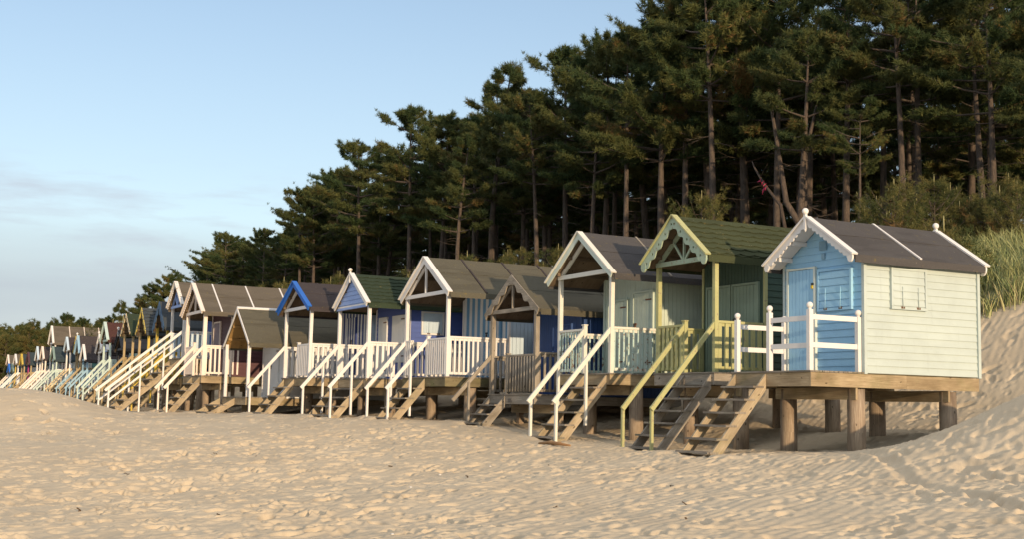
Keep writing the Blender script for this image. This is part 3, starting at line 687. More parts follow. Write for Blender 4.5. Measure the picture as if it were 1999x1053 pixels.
# 5 white hut with blue stripes
H.append(dict(label='beach hut with open white gable, broad light blue and white stripes and long olive roof', X=12.685, Y=29.15, W=3.05, zr=3.70, ze=2.72, D=.70, pn=-1.27, pf=1.28, gx=-.10, bx=1.64, ex=4.5,
  siding='stripe', boardw=.16, side_siding='boards', gable='king', bstyle='plain', bdepth=.14, battens=[.9, 2.05, 3.1],
  m=mats(MIDB, WHITE, roof=F_OLIVE, wall2=STRIPEW, side=PALEB, batten=F_DARK, fascia=wood('dark green deck timber', (.26, .22, .13), (.14, .12, .07), .5)),
  fit=[('door', -.95, -.1, .04, 1.85, [MIDB, STRIPEW], 'boards', None, 'front', 'lock')],
  newels=[(0, -.12, 1.0)], rails=[((0, -.12), (0, -1.27), .92), ((0, 1.28), (0, .9), .92), ((0, -1.27), (1.6, -1.27), .95), ((0, 1.28), (1.6, 1.28), .9)], railkw=dict(spacing=.118, bal=.05),
  stairs=[dict(y=.40, w=.98, hand=[dict(y=1.28, posts=[(.93, 9), (.35, 1.4)]), dict(y=-.12, posts=[(.93, 9), (.40, 1.4)])])]))
# 6 blue gable hut
H.append(dict(label='beach hut with planked pale blue gable, dark green shingle roof and violet blue walls', X=11.88, Y=32.18, W=2.55, zr=3.47, ze=2.62, D=.67, pn=-1.12, pf=1.13, gx=-.12, bx=1.12, ex=4.3, shingle=True, finial='front',
  siding='lap', gable='plank', bstyle='plain', bdepth=.12,
  m=mats(ROYAL, WHITE, roof=F_DGREEN, plank=LAV, finial=WORN, barge=WHITE),
  fit=[('door', .32, .95, .04, 1.72, STRIPEW, 'boards', None, 'front', 'hinge'), ('shutter', -.95, -.05, .45, 1.72, STRIPEW, 'boards', None, 'front', 'hinge'), ('shutter', 1.50, 2.06, 1.24, 1.76, PALEB, 'boards', STRIPEW, 'near', 'bolts')],
  rails=[((0, -1.12), (1.1, -1.12), .93), ((0, 1.13), (1.1, 1.13), .93)], railkw=dict(spacing=.15, bal=.065),
  stairs=[dict(y=0, w=1.9, hand=[dict(y=1.13, posts=[(.93, 9), (.4, 1.4)]), dict(y=-1.12, posts=[(.93, 9), (.4, 1.4)])])]))
# 7 bright blue bargeboards
H.append(dict(label='beach hut with bright blue bargeboards, dark brown roof and navy and white striped front', X=11.34, Y=35.30, W=2.9, zr=3.45, ze=2.66, D=.71, pn=-1.15, pf=1.16, gx=-.18, bx=1.66, ex=4.3,
  siding='stripe', side_siding='boards', boardw=.13, gable='open', bstyle='plain', bdepth=.13,
  m=mats(DEEPB, WHITE, roof=F_DARK, barge=BRIGHTB, wall2=STRIPEW, side=PALEB),
  fit=[('door', -.4, .4, .04, 1.8, [DEEPB, STRIPEW], 'boards', None, 'front', 'lock mid')],
  newels=[(0, -.12, .98)], rails=[((0, -.12), (0, -1.15), .92), ((0, -1.15), (1.6, -1.15), .93), ((0, 1.16), (1.6, 1.16), .9)], railkw=dict(spacing=.14, bal=.06),
  stairs=[dict(y=.52, w=.95, hand=[dict(y=1.16, posts=[(.93, 9), (.42, 1.4)])])]))
# 8 low hut with white ridge
H.append(dict(label='low beach hut with steep grey roof, white ridge cap and thin white bargeboards', X=10.37, Y=38.13, W=2.85, zr=2.82, ze=1.72, D=.14, pn=-1.26, pf=1.26, gx=-.06, bx=1.2, ex=4.6,
  siding='lap', gable=None, bstyle='plain', bdepth=.075, ridgecap=True, bcap=False, square=True,
  m=mats(STRIPEW, WHITE, roof=F_OLIVE, under=wood('honey boarding', (.42, .27, .10), (.30, .18, .07)), purlin=wood('honey boarding', (.42, .27, .10), (.30, .18, .07))),
  fit=[('door', -.45, .35, .02, 1.55, STRIPEW, 'boards', None, 'front', 'hinge lock'), ('shutter', 1.6, 3.9, .5, 1.1, paint('faded blue lap', (.42, .55, .62)), 'lap', None, 'near')],
  stairs=[dict(y=.75, w=1.7, run=.85)]))
# 9 pink-white hut
H.append(dict(label='beach hut with pinkish white posts, maroon walls and long brown roof with white battens', X=9.79, Y=41.12, W=2.85, zr=3.75, ze=2.78, D=.79, pn=-1.17, pf=1.18, gx=-.16, bx=.85, ex=4.4,
  siding='lap', gable='king', bstyle='scallop', bdepth=.10, battens=[.45, 1.55, 2.7],
  m=mats(MAROON, PINKW, roof=F_BROWN, barge=PINKW, batten=WHITE),
  fit=[('door', .1, .85, .04, 1.75, PURPG, 'boards', PINKW)], pt=.11,
  newels=[(0, .12, 1.05)], rails=[((0, 1.18), (0, .12), .93), ((0, -1.17), (.85, -1.17), .93), ((.85, -1.17), (1.15, -1.17), .93), ((0, 1.18), (.85, 1.18), .9)], railkw=dict(spacing=.13, bal=.055),
  stairs=[dict(y=-.52, w=1.0, hand=[dict(y=.12, posts=[(.9, 9)]), dict(y=-1.17, posts=[(.9, 9)])])]))
# 10 raised hut
H.append(dict(label='tall raised beach hut with blue and white walls and a very long white handrailed staircase', X=9.91, Y=44.26, W=2.2, zr=4.06, ze=3.22, D=1.42, pn=-.92, pf=.93, gx=-.15, bx=1.15, ex=4.3,
  siding='lap', gable='fan', bstyle='scallop', bdepth=.09, m=mats(STRIPEW, WHITE, roof=F_BROWN, barge=WORN, truss=LAV, plank=ROYAL, wall2=ROYAL, bal=PALEB),
  band=lambda z: 1 if (z % .8) < .4 else 2, fit=[('door', -.3, .4, .04, 1.6, ROYAL, 'boards', None)],
  rails=[((0, -.92), (1.1, -.92), .9), ((0, .93), (1.1, .93), .9)], railkw=dict(spacing=.16, bal=.08),
  stairs=[dict(y=0, w=1.5, run=2.3, hand=[dict(y=.93, mid=True, posts=[(.95, 9), (.55, 9), (.25, 1.5)]), dict(y=-.92, mid=True, posts=[(.95, 9), (.55, 9), (.25, 1.5)])])]))
def far(label, X, Y, W, zr, ze, D, m, **k):
    w = k.pop('pw', W-.3); d = dict(label=label, X=X+.15, Y=Y, W=W, zr=zr, ze=ze, D=D, pn=-w/2, pf=w/2, gx=-.15, bx=1.2, ex=3.9, siding='lap', gable='open', bdepth=.11, m=m, square=True, lod=1)
    hy = k.pop('handy', (-w/2, w/2)); rs = k.pop('rail', True); mid = k.pop('mid', False)
    d['stairs'] = [dict(y=0, w=w*.7, hand=[dict(y=y, mid=mid, posts=[(.93, 9), (.4, 1.3)]) for y in hy])]
    if rs: d['rails'] = [((0, -w/2), (1.2, -w/2), .9), ((0, w/2), (1.2, w/2), .9)]
    d['railkw'] = dict(spacing=.18, bal=.07); d['fit'] = [('door', -.35, .35, .04, 1.6, k.pop('door', STRIPEW), 'boards', None)]
    d.update(k); H.append(d)
far('beach hut with a steep dark blue wavy gable left of the tall raised hut', 9.85, 47.17, 2.04, 3.57, 2.60, .80, mats(DBLUE, YELL, post=YELL, roof=F_SLATE, barge=DBLUE, post2=YELL), bstyle='wave', bdepth=.22, bcap=False, gable=None)
far('beach hut with slate blue shingle roof and yellow wavy bargeboards flaking to grey', 9.82, 50.2, 2.0, 3.52, 2.55, .80, mats(LBLUE, TANW, roof=F_SLATE, barge=PEELY, post=YELL, post2=TANW), bstyle='wave', bcap=False, gable=None, shingle=True)
far('beach hut with dark green roof and peeling cream bargeboards beside the yellow gabled hut', 9.85, 53.47, 2.1, 3.48, 2.65, .80, mats(PTEAL, TANW, roof=F_DGREEN, barge=PEELC), bstyle='wave', bcap=False, gable=None, door=LBLUE)
far('low black beach hut with black posts and a white spiked finial', 10.2, 56.8, 1.97, 2.93, 2.15, .66, mats(YELL, BLACKP, roof=F_GREY, barge=BLACKP, finial=WHITE), bstyle='plain', finial='front', gable='king', handy=(), door=MAROON)
far('beach hut with pale mint bargeboards and a red brown roof', 10.2, 60.45, 1.9, 3.48, 2.65, .85, mats(PTEAL, PTEAL, roof=F_RED, barge=PTEAL), siding='boards', door=TEAL, mid=True)
far('small beach hut with pale blue boarded gable set behind the mint posts', 10.75, 63.3, 1.5, 2.95, 2.3, .7, mats(STRIPEW, WHITE, roof=F_DARK, plank=LAV), gable='plank', handy=())
far('beach hut with scalloped white bargeboards, white finial and black roof in the far row', 11.0, 66.5, 1.85, 3.2, 2.30, .72, mats(DEEPB, WHITE, roof=F_DARK), finial='front', bstyle='scallop', bdepth=.09, mid=True)
far('low beach hut with bluish white bargeboards in front of the long brown roof', 10.9, 70.8, 1.7, 2.83, 2.02, .55, mats(LBLUE, LBLUE, roof=F_DARK, barge=WHITE), door=PALEB, siding='boards')
far('beach hut with light blue bargeboards and a grey white finial', 11.0, 73.5, 1.6, 3.42, 2.45, .75, mats(TEAL, TANW, roof=F_DARK, barge=LBLUE, finial=STRIPEW), finial='front', handy=(-.6,))
far('beach hut with a narrow yellow edged gable and tan posts, among the far row', 11.35, 76.3, 1.6, 3.5, 2.6, .78, mats(PTEAL, TANW, roof=F_TEAL, barge=PTEAL, cap=YELL, rail=LBLUE))
far('beach hut with pale blue bargeboards over a dark roof right of tall white posts', 11.2, 79.0, 1.7, 3.56, 2.78, .80, mats(TEAL, WHITE, roof=F_DARK, barge=PALEB, rail=PEELC))
far('low beach hut with dark teal roof and green bargeboards beside the tall white posts', 10.85, 82.0, 1.8, 3.09, 2.28, .75, mats(PALEB, PTEAL, roof=F_TEAL, barge=GRG), siding='boards', ex=6.0)
far('tall white posted beach hut with a long brown roof and pink battens, far off', 11.1, 85.0, 2.2, 4.50, 3.40, .85, mats(DEEPB, WHITE, roof=F_BROWN, batten=PINKW), battens=[.9, 1.8, 2.7, 3.5], ex=4.6, mid=True)
far('far beach hut with pinkish rust bargeboards and dark roof', 11.05, 88.5, 1.8, 3.30, 2.5, .85, mats(MAROON, PINKW, roof=F_DARK, barge=PINKW), mid=True)
far('far beach hut with white and blue bargeboards ending in a yellow tip', 11.1, 91.5, 1.8, 3.40, 2.5, .85, mats(TEAL, WHITE, roof=F_DARK, barge=WHITE, cap=PALEB), bstyle='scallop', bdepth=.08)
far('far beach hut with dark maroon gable and a magenta post', 10.9, 94.6, 1.8, 3.1, 2.3, .8, mats(TEAL, TANW, roof=F_TEAL, barge=MAROON, post=TANW, post2=MAG), handy=(-.7,))
far('far beach hut with yellow gable edge and tan posts', 10.8, 97.6, 1.8, 3.05, 2.3, .8, mats(LBLUE, TANW, roof=F_TEAL, barge=YELL), handy=(.7,))
far('far beach hut with bright white bargeboards and yellowish brown flat looking roof', 10.75, 101, 1.9, 3.13, 2.45, .85, mats(STRIPEW, WHITE, roof=F_BROWN, post2=YELL))
far('tiny green beach hut between the blue gable and the white railings', 10.9, 104, 1.7, 2.5, 1.9, .5, mats(GRG, GRG, roof=F_TEAL), handy=())
far('tiny blue gabled beach hut near the left edge', 10.95, 107, 1.7, 2.55, 1.9, .5, mats(LBLUE, LBLUE, roof=F_TEAL, barge=BRIGHTB), siding='boards')
far('farthest beach hut at the left edge with a pinkish white gable and pale brown roof', 11.2, 110.5, 2.0, 3.35, 2.6, .85, mats(PALEB, PINKW, roof=F_BROWN))
HROOTS = [hut(h) for h in H]
for sx_, sy_, sr_ in SCOUR:                                   # wind-scoured hollows and small drifts round posts and steps
    stamp(sx_+.03, sy_-.02, random.random()*3, sr_*1.3, sr_, .05*min(1, sr_*4), .012); stamp(sx_-.02, sy_+sr_*2.6, 1.5, sr_*2.2, sr_*.9, -.045*min(1, sr_*4), 0)
build_ground()
# the hand-painted number on the weathered hut's step beam
def number_on(root, txt, x, y, z, size):
    cu = bpy.data.curves.new('hut_number', 'FONT'); cu.body = txt; cu.size = size; cu.extrude = .0015
    o = bpy.data.objects.new('hut_number', cu); COL.objects.link(o); o.parent = root; o.location = (x, y, z); o.rotation_euler = (R(90), 0, R(-90))
    me = bpy.data.meshes.new_from_object(o); COL.objects.unlink(o); bpy.data.objects.remove(o)
    o = bpy.data.objects.new('hut_number', me); COL.objects.link(o); o.parent = root; o.location = (x, y, z); o.rotation_euler = (R(90), 0, R(-90))
    me.materials.clear(); me.materials.append(plain('faded number paint', (.10, .10, .11), .9)); return o
number_on(HROOTS[3], '205', -.068, .13, H[3]['D']-GZ(H[3]['X'], H[3]['Y'])-.19, .13)
# ------------------------------------------------------------------ trees
def leafmat(key, c1, c2, c3):
    m, t, b = newmat(key); a = N(t, 'ShaderNodeAttribute'); a.attribute_name = 'tint'
    oi = N(t, 'ShaderNodeObjectInfo')
    c = mixc(t, ramp(t, a.outputs['Fac'], .15, .75), c1, c2); c = mixc(t, ramp(t, a.outputs['Fac'], .86, .93), c, c3)
    c = mixc(t, oi.outputs['Random'], mixc(t, .25, c, (.02, .035, .02)), c)
    t.links.new(c, b.inputs['Base Color']); b.inputs['Roughness'].default_value = .75; b.inputs['Specular IOR Level'].default_value = .2
    tr = N(t, 'ShaderNodeBsdfTranslucent'); t.links.new(c, tr.inputs['Color']); ms = N(t, 'ShaderNodeMixShader'); ms.inputs[0].default_value = .22
    t.links.new(b.outputs[0], ms.inputs[1]); t.links.new(tr.outputs[0], ms.inputs[2]); t.links.new(ms.outputs[0], t.nodes['Material Output'].inputs[0]); return m
NEEDLE = leafmat('pine needles', (.050, .080, .030), (.135, .140, .045), (.21, .13, .05))
YNEEDLE = leafmat('young pine needles', (.07, .09, .03), (.19, .165, .055), (.24, .14, .06))
def barkmat(key, a_, b_):
    m, t, b = newmat(key); tc = N(t, 'ShaderNodeTexCoord'); g = noise(t, mapping(t, tc.outputs['Object'], (5, 5, 1.2)), 3, 6, .7)
    c = mixc(t, ramp(t, g, .35, .65), a_, b_); t.links.new(c, b.inputs['Base Color']); b.inputs['Roughness'].default_value = .95; bump(t, b, g, .8, .03); return m
BARK = barkmat('pine bark', (.05, .041, .036), (.125, .094, .072)); CANDLE = plain('pine candle', (.36, .33, .15), .8)

def tris_object(name, P, tint, mat, parent=None):
    """P: (n,3,3) triangles"""
    n = len(P); me = bpy.data.meshes.new(name); me.vertices.add(n*3); me.vertices.foreach_set('co', P.reshape(-1).astype(np.float32))
    me.loops.add(n*3); me.loops.foreach_set('vertex_index', np.arange(n*3, dtype=np.int32)); me.polygons.add(n)
    me.polygons.foreach_set('loop_start', np.arange(0, n*3, 3, dtype=np.int32)); me.polygons.foreach_set('loop_total', np.full(n, 3, np.int32))
    at = me.attributes.new('tint', 'FLOAT', 'FACE'); at.data.foreach_set('value', tint.astype(np.float32)); me.update(calc_edges=True)
    me.materials.append(mat); o = bpy.data.objects.new(name, me); COL.objects.link(o)
    if parent: o.parent = parent
    return o
def tufts(C_, D_, size, nb, width, rng, tint):
    """C_: centres (n,3), D_: axis (n,3); nb blades each"""
    n = len(C_); d = rng.normal(0, 1, (n, nb, 3)); d /= np.linalg.norm(d, axis=2, keepdims=True)+1e-9
    d = d*.85+D_[:, None, :]*.75; d /= np.linalg.norm(d, axis=2, keepdims=True)+1e-9
    s = size[:, None, None]*rng.uniform(.65, 1.15, (n, nb, 1)); w = rng.normal(0, 1, (n, nb, 3)); w = np.cross(d, w); w /= np.linalg.norm(w, axis=2, keepdims=True)+1e-9
    base = C_[:, None, :]+d*s*.05+rng.normal(0, .03, (n, nb, 3)); ww = w*width*rng.uniform(.7, 1.3, (n, nb, 1))
    P = np.stack([base-ww, base+ww, base+d*s], 2).reshape(-1, 3, 3)
    t = np.clip(np.repeat(tint, nb)+rng.normal(0, .06, n*nb), 0, 1); return P, t
def pine(seed, Ht, crown0, spread, density=1.0, lean=0., fork=False, label='', top='round', young=False, rad=.17, dead=14, mat=0):
    rng = np.random.default_rng(seed); rnd = random.Random(seed)
    root = empty('young_pine' if young else 'pine_tree', (0, -400-seed, 0))
    mb = MB(); npts = 9; pts = []; rads = []
    bx_, by_ = rng.normal(0, .35, 2)*(0 if young else 1)
    for i in range(npts):
        f = i/(npts-1); pts.append((bx_*math.sin(f*2.6)*.6+lean*f*f, by_*math.sin(f*3.1+1)*.5-by_*.42, f*Ht-.35*(1-f))); rads.append(max(.012, rad*(1-f)**.75*(1.25 if i == 0 else 1)))
    mb.tube(pts, rads, 9, 0, False)
    cp = lambda z: np.array([np.interp(z, [p[2] for p in pts], [p[k] for p in pts]) for k in range(3)])
    cen = []; axs = []; sz = []; tn = []; Z = crown0*Ht
    k = 0; step = (.62 if not young else .22)/density**.5
    while Z < Ht*.96:
        f = (Z-crown0*Ht)/(Ht*(1-crown0))
        prof = {'round': (.70+.50*math.sin(min(1, f*1.25)*math.pi*.62))*(1-f**2.0), 'cone': (1-f)**.8*(.8+.2*math.sin(f*9)), 'flat': (.5+.7*f)*(1-f**6)}[top]
        nb = rnd.choice([3, 4, 5]) if not young else 5; a0 = rnd.random()*6.28
        for j in range(nb):
            if rnd.random() < .12: continue
            a = a0+6.28*j/nb+rnd.uniform(-.35, .35); ln = spread*prof*rnd.uniform(.55, 1.2)
            if ln < .12: ln = .12
            b0 = cp(Z); rise = rnd.uniform(-.05, .30)+(.55*f if top != 'flat' else .25)+(.5 if young else 0); hx = math.cos(a); hy = math.sin(a)
            bp = [b0+np.array([hx*ln*t_, hy*ln*t_, ln*(rise*t_*(.35+.65*t_))]) for t_ in (0, .35, .7, 1.0)]
            mb.tube([tuple(p) for p in bp], [max(.008, .020*ln+.004)*(1-.8*t_) for t_ in (0, .35, .7, 1.0)], 4, 0, False)
            nt_ = int((12+ln*42*density) if not young else (4+ln*16))
            tc_ = rnd.uniform(.05, .82) if rnd.random() > .04 or f > .5 else .93
            subs = [(rnd.uniform(.30, 1.0), rnd.uniform(-.9, .9)) for _ in range(int(3+ln*2.2))]
            for q in range(nt_):
                st, sa = subs[q % len(subs)]; t_ = st; sp_ = rnd.random()**.7*(.16+ln*.40)*(1.15-st*.5); t_ = t_+rnd.gauss(0, .07)
                c = b0+np.array([hx*ln*t_, hy*ln*t_, ln*(rise*t_*(.35+.65*t_))]); a2 = a+sa*1.1
                c = c+np.array([math.cos(a2)*sp_, math.sin(a2)*sp_, sp_*.20+rnd.gauss(0, .05)])
                cen.append(c); axs.append((math.cos(a2)*.55, math.sin(a2)*.55, .65)); sz.append(rnd.uniform(.13, .27) if not young else rnd.uniform(.13, .22)); tn.append(np.clip(tc_+rnd.gauss(0, .12), 0, 1) if tc_ < .9 else .92)
        Z += step*rnd.uniform(.6, 1.3)*(.5 if f > .72 and not young else 1); k += 1
    for q in range(10): cen.append(cp(Ht*.97)+rng.normal(0, .12, 3)+np.array([0, 0, .1])); axs.append((0, 0, 1)); sz.append(.25 if not young else .14); tn.append(.5)
    for q in range(dead):                                    # bare dead branches low on the trunk
        z = rnd.uniform(.12, crown0+.12)*Ht; a = rnd.random()*6.28; ln = rnd.uniform(.5, spread*.8); b0 = cp(z); dz = rnd.uniform(-.35, .25)
        bp = [b0+np.array([math.cos(a+t_*.4)*ln*t_, math.sin(a+t_*.4)*ln*t_, ln*dz*t_*t_]) for t_ in (0, .4, .75, 1)]
        mb.tube([tuple(p) for p in bp], [.014, .010, .007, .003], 4, 0, False)
        if ln > .9:
            for _ in range(3):
                t_ = rnd.uniform(.3, .9); p0 = b0+np.array([math.cos(a+t_*.4)*ln*t_, math.sin(a+t_*.4)*ln*t_, ln*dz*t_*t_]); a3 = a+rnd.uniform(-1, 1)
                mb.tube([tuple(p0), tuple(p0+np.array([math.cos(a3), math.sin(a3), rnd.uniform(-.5, .4)])*ln*.3)], [.009, .003], 3, 0, False)
    if fork:
        f0 = cp(Ht*.22); 
        for sgn in (-1, 1):
            q = [f0, f0+np.array([.5*sgn, .3, 1.0]), f0+np.array([.75*sgn, .5, 3.2]), f0+np.array([1.3*sgn, .4, 5.4])]
            mb.tube([tuple(p) for p in q], [rad*.75, rad*.6, rad*.45, .05], 8, 0, False)
    tr = mb.build('trunk', BARK, root)
    cen = np.array(cen); axs = np.array(axs); sz = np.array(sz); tn = np.array(tn)
    P, t = tufts(cen, axs, sz, 17 if not young else 14, .014 if not young else .008, rng, tn)
    cr = tris_object('crown', P, t, YNEEDLE if (young or mat) else NEEDLE, root)
    if young:
        m2 = MB()
        for q in range(int(26)):
            i = rnd.randrange(len(cen)//3, len(cen)); c = cen[i]; h = rnd.uniform(.10, .22)
            m2.tube([tuple(c), tuple(c+np.array([rnd.uniform(-.02, .02), rnd.uniform(-.02, .02), h]))], [.018, .008], 5)
        m2.tube([tuple(cp(Ht*.98)), tuple(cp(Ht*.98)+np.array([0, 0, .4]))], [.022, .010], 5); m2.build('candle_shoots', CANDLE, root)
    return root
PR = [pine(1, 11.6, .50, 2.6, top='round'), pine(2, 12.4, .58, 2.5, top='round', lean=.7), pine(3, 11.0, .45, 2.5, top='cone', density=1.1), pine(4, 12.0, .60, 2.9, top='flat', lean=-.5),
      pine(5, 11.4, .46, 2.9, top='round', density=1.1, dead=8), pine(6, 10.6, .52, 2.4, top='round', fork=True, rad=.2), pine(7, 13.0, .58, 2.4, top='cone', density=1.0)]
PF = [pine(21, 7.5, .06, 2.7, top='round', density=1.25, dead=2), pine(22, 6.2, .05, 2.4, top='cone', density=1.25, dead=2), pine(23, 6.6, .04, 2.8, top='round', density=1.2, dead=1, mat=1)]
PY = [pine(31, 2.3, .06, .95, top='cone', young=True, rad=.04, dead=0), pine(32, 1.9, .05, .8, top='round', young=True, rad=.035, dead=0), pine(33, 3.0, .10, 1.15, top='round', young=True, rad=.05, dead=0)]
used = set()
def put(proto, X, Y, sc, rz, label, cat, group, tilt=0, sink=.0, name=None):
    if id(proto) in used: o = tree_copy(proto)
    else: o = proto; used.add(id(proto))
    o.location = (X, Y, GZ(X, Y)-sink); o.rotation_euler = (tilt, 0, rz); o.scale = (sc, sc, sc*random.uniform(.96, 1.05)); o['label'] = label; o['category'] = cat; o['group'] = group; return o
def azxy(px, X):
    v = fwd*FOC+rt*(px-999.5)+up*(-(790-526.5)); return X, v.y*X/v.x
SKY_X = [-60, 0, 62, 105, 128, 160, 205, 245, 262, 290, 320, 345, 360, 395, 430, 490, 540, 560, 600, 640, 690, 740, 790, 850, 910, 960, 1010, 1060, 1110, 1170, 1230, 1300, 1350, 2100]
SKY_Y = [640, 645, 627, 640, 618, 625, 618, 600, 590, 560, 543, 560, 540, 455, 418, 430, 432, 372, 335, 300, 262, 262, 208, 215, 190, 100, 150, 150, 100, 90, 40, 10, -60, -90]
def wpos(px, X=None, Y=None):
    v = fwd*FOC+rt*(px-999.5)+up*(-(785-526.5)); k = X/v.x if X is not None else Y/v.y; return v.x*k, v.y*k
def pixcol(X, Y):
    p = Vector((X, Y, 4)); return 999.5+FOC*p.dot(rt)/p.dot(fwd)
def height_for(px, ytop, X, Y):
    v = fwd*FOC+rt*(px-999.5)+up*(-(ytop-526.5)); k = math.hypot(X, Y)/math.hypot(v.x, v.y); return v.z*k-GZ(X, Y)
HT = {}
def grow(proto, H0, px, ytop, X, Y, label, cat, group, lo=.3, hi=1.6):
    sc = height_for(px, ytop, X, Y)/H0
    return put(proto, X, Y, min(hi, max(lo, sc)), random.random()*6.28, label, cat, group)
HP = [11.6, 12.4, 11.0, 12.0, 11.4, 10.6, 13.0]; HF = [7.5, 6.2, 6.6]; HY = [2.6, 2.2, 3.3]
G1 = 'tall pines of the wood'
front = [(1945, -70, 28, 0, 'dark tall pine at the right edge of the photo'), (1800, -70, 29, 3, 'pine with leaning trunk behind the young pines on the right'), (1768, -80, 27, 1, 'pine with straight orange lit trunk right of the nearest hut roof'),
 (1680, 215, 25.5, 3, 'slim low pine with flat spreading lit branches above the nearest hut'), (1560, 60, 25.4, 5, 'multi-stemmed pine with orange lit bark above the green hut roof'), (1520, -40, 27.5, 0, 'tall pine just left of the multi-stemmed pine'),
 (1450, -60, 28, 4, 'dense dark pine filling the gap left of the multi-stemmed pine'), (1395, -50, 26, 1, 'pine with slender curved trunk above the green hut'), (1378, -10, 27.5, 0, 'straight pine behind the young pine at the green hut'), (1335, -40, 26.5, 6, 'tall straight grey trunked pine left of the green gable'), (1293, 5, 26, 4, 'tall pine over the gap between the mint and green huts'),
 (1262, 35, 28.5, 2, 'dense dark pine behind the mint hut'), (1218, 60, 25.4, 6, 'tall straight pine right above the mint hut roof'), (1172, 70, 27, 4, 'full pine right of the pine with the bent trunk'), (1152, 150, 25.6, 0, 'pine with a bent trunk above the mint gable'), (1100, 98, 27, 0, 'tall pine left of the mint gable'), (1045, 145, 25.5, 1, 'slim pine with sparse top behind the weathered hut'), (1010, 165, 27.5, 4, 'full dark pine right of the highest pointed pine'),
 (962, 98, 26.5, 2, 'pine whose pointed crown stands highest against the open sky'), (893, 238, 24.3, 2, 'pine with bright sunlit trunk standing in front of the wood'), (850, 215, 27, 4, 'dense pine behind the sunlit slim pine'), (920, 190, 28, 0, 'pine between the highest pointed pine and the sunlit one'), (792, 208, 26, 0, 'broad topped pine on the skyline left of the sunlit pine'),
 (735, 268, 27.5, 4, 'pine with flat dark layers behind the lavender gable'), (690, 262, 25, 0, 'large crowned pine above the lavender gabled hut'), (640, 300, 26.5, 4, 'wide pine left of the large crowned pine'), (600, 340, 25.0, 4, 'full pine at the ragged end of the tall skyline'), (578, 366, 24.6, 1, 'thin pine with ragged one sided crown on the skyline'), (545, 428, 26, 0, 'low pine at the step of the skyline'),
 (500, 430, 26, 4, 'rounded dark pine on the lower skyline'), (465, 435, 27, 0, 'middle pine of the lower skyline'), (430, 418, 25, 0, 'pine with spreading lit top at the left end of the tall wood'), (395, 462, 26.5, 4, 'low dense pine at the left end of the tall wood')]
for px, yt, Xd, k, lb in front:
    X, Y = wpos(px, X=Xd); grow(PR[k], HP[k], px, yt+(8 if px in (962, 792, 690, 578, 1218, 1100) else 24 if px < 1240 else 5), X, Y, lb, 'pine tree', G1)
cnt = 0; r2 = random.Random(5)
for row in range(9):
    Xr = 28.5+row*3.2; Yc_ = 8.0
    while Yc_ < 135 and cnt < 185:
        st = 3.0+Yc_*.014; X = Xr+r2.uniform(-1.2, 1.2); Y = Yc_+r2.uniform(-1, 1); Yc_ += st*r2.uniform(.8, 1.3)
        a = math.degrees(math.atan2(X, Y))
        if a > 54 or a < 11 or (row > 5 and Y > 80): continue
        px = pixcol(X, Y); k = r2.choice([0, 1, 2, 3, 4, 4, 6]); mx_ = height_for(px, float(np.interp(px, SKY_X, SKY_Y))+(58 if px < 1300 else 20), X, Y)/HP[k]
        s = min(r2.uniform(.9, 1.12), mx_)
        if s < .45: continue
        put(PR[k], X, Y, s, r2.random()*6.28, 'dark pine deep inside the wood behind the front trees', 'pine tree', 'dark pines deep in the wood'); cnt += 1
for i in range(40):
    Y = 16+i*3.3+r2.uniform(-.8, .8); X = 57+r2.uniform(-3, 3)-(14 if i % 3 == 2 else 0)
    px = pixcol(X, Y); mx_ = height_for(px, float(np.interp(px, SKY_X, SKY_Y))+40, X, Y)/7.5
    if mx_ > .4: put(PF[i % 2], X, Y, min(mx_, r2.uniform(.55, .9)), r2.random()*6.28, 'dark bushy pine closing the back of the wood', 'pine tree', 'bushy pines at the back of the wood')
fl = [(320, 543, 105, 0, 'rounded pine above the dark blue gable'), (345, 548, 112, 1, 'pine between the rounded pine and the tall wood'), (290, 560, 110, 0, 'smaller rounded pine left of the dark blue gable'), (235, 588, 118, 1, 'pine above the pale mint gable'), (262, 590, 124, 0, 'pine behind the peeling cream gable'), (205, 618, 128, 0, 'small pine over the red brown roof'), (185, 628, 135, 1, 'round topped small pine over the long brown roof'), (160, 620, 140, 0, 'pine over the middle of the long brown roof'),
      (128, 616, 145, 0, 'wide pine standing over the tall white posted hut'), (105, 624, 150, 1, 'pine left of the wide pine at the far left'), (62, 626, 158, 1, 'pointed pine on the far left skyline'), (28, 636, 160, 0, 'rounded pine on the far left skyline'), (85, 645, 165, 0, 'low pine right of the pointed pine at far left'), (5, 642, 162, 1, 'pine at the left edge of the skyline'), (45, 650, 168, 0, 'low pine between the two far left tops'), (-20, 640, 165, 0, 'pine cut by the left edge of the photo'), (150, 632, 148, 1, 'low pine right of the wide pine')]
for px, yt, Yd, k, lb in fl:
    X, Y = wpos(px, Y=Yd); grow(PF[k], HF[k], px, yt, X, Y, lb, 'pine tree', 'small pines on the far dune')
for i in range(60):
    px = r2.uniform(-30, 240); X, Y = wpos(px, Y=r2.uniform(116, 152))
    grow(PF[2], HF[2], px, r2.uniform(642, 676) if px < 110 else r2.uniform(636, 660), X, Y, 'low olive pine in the thicket at the far left', 'pine tree', 'olive pine thicket at the far left')
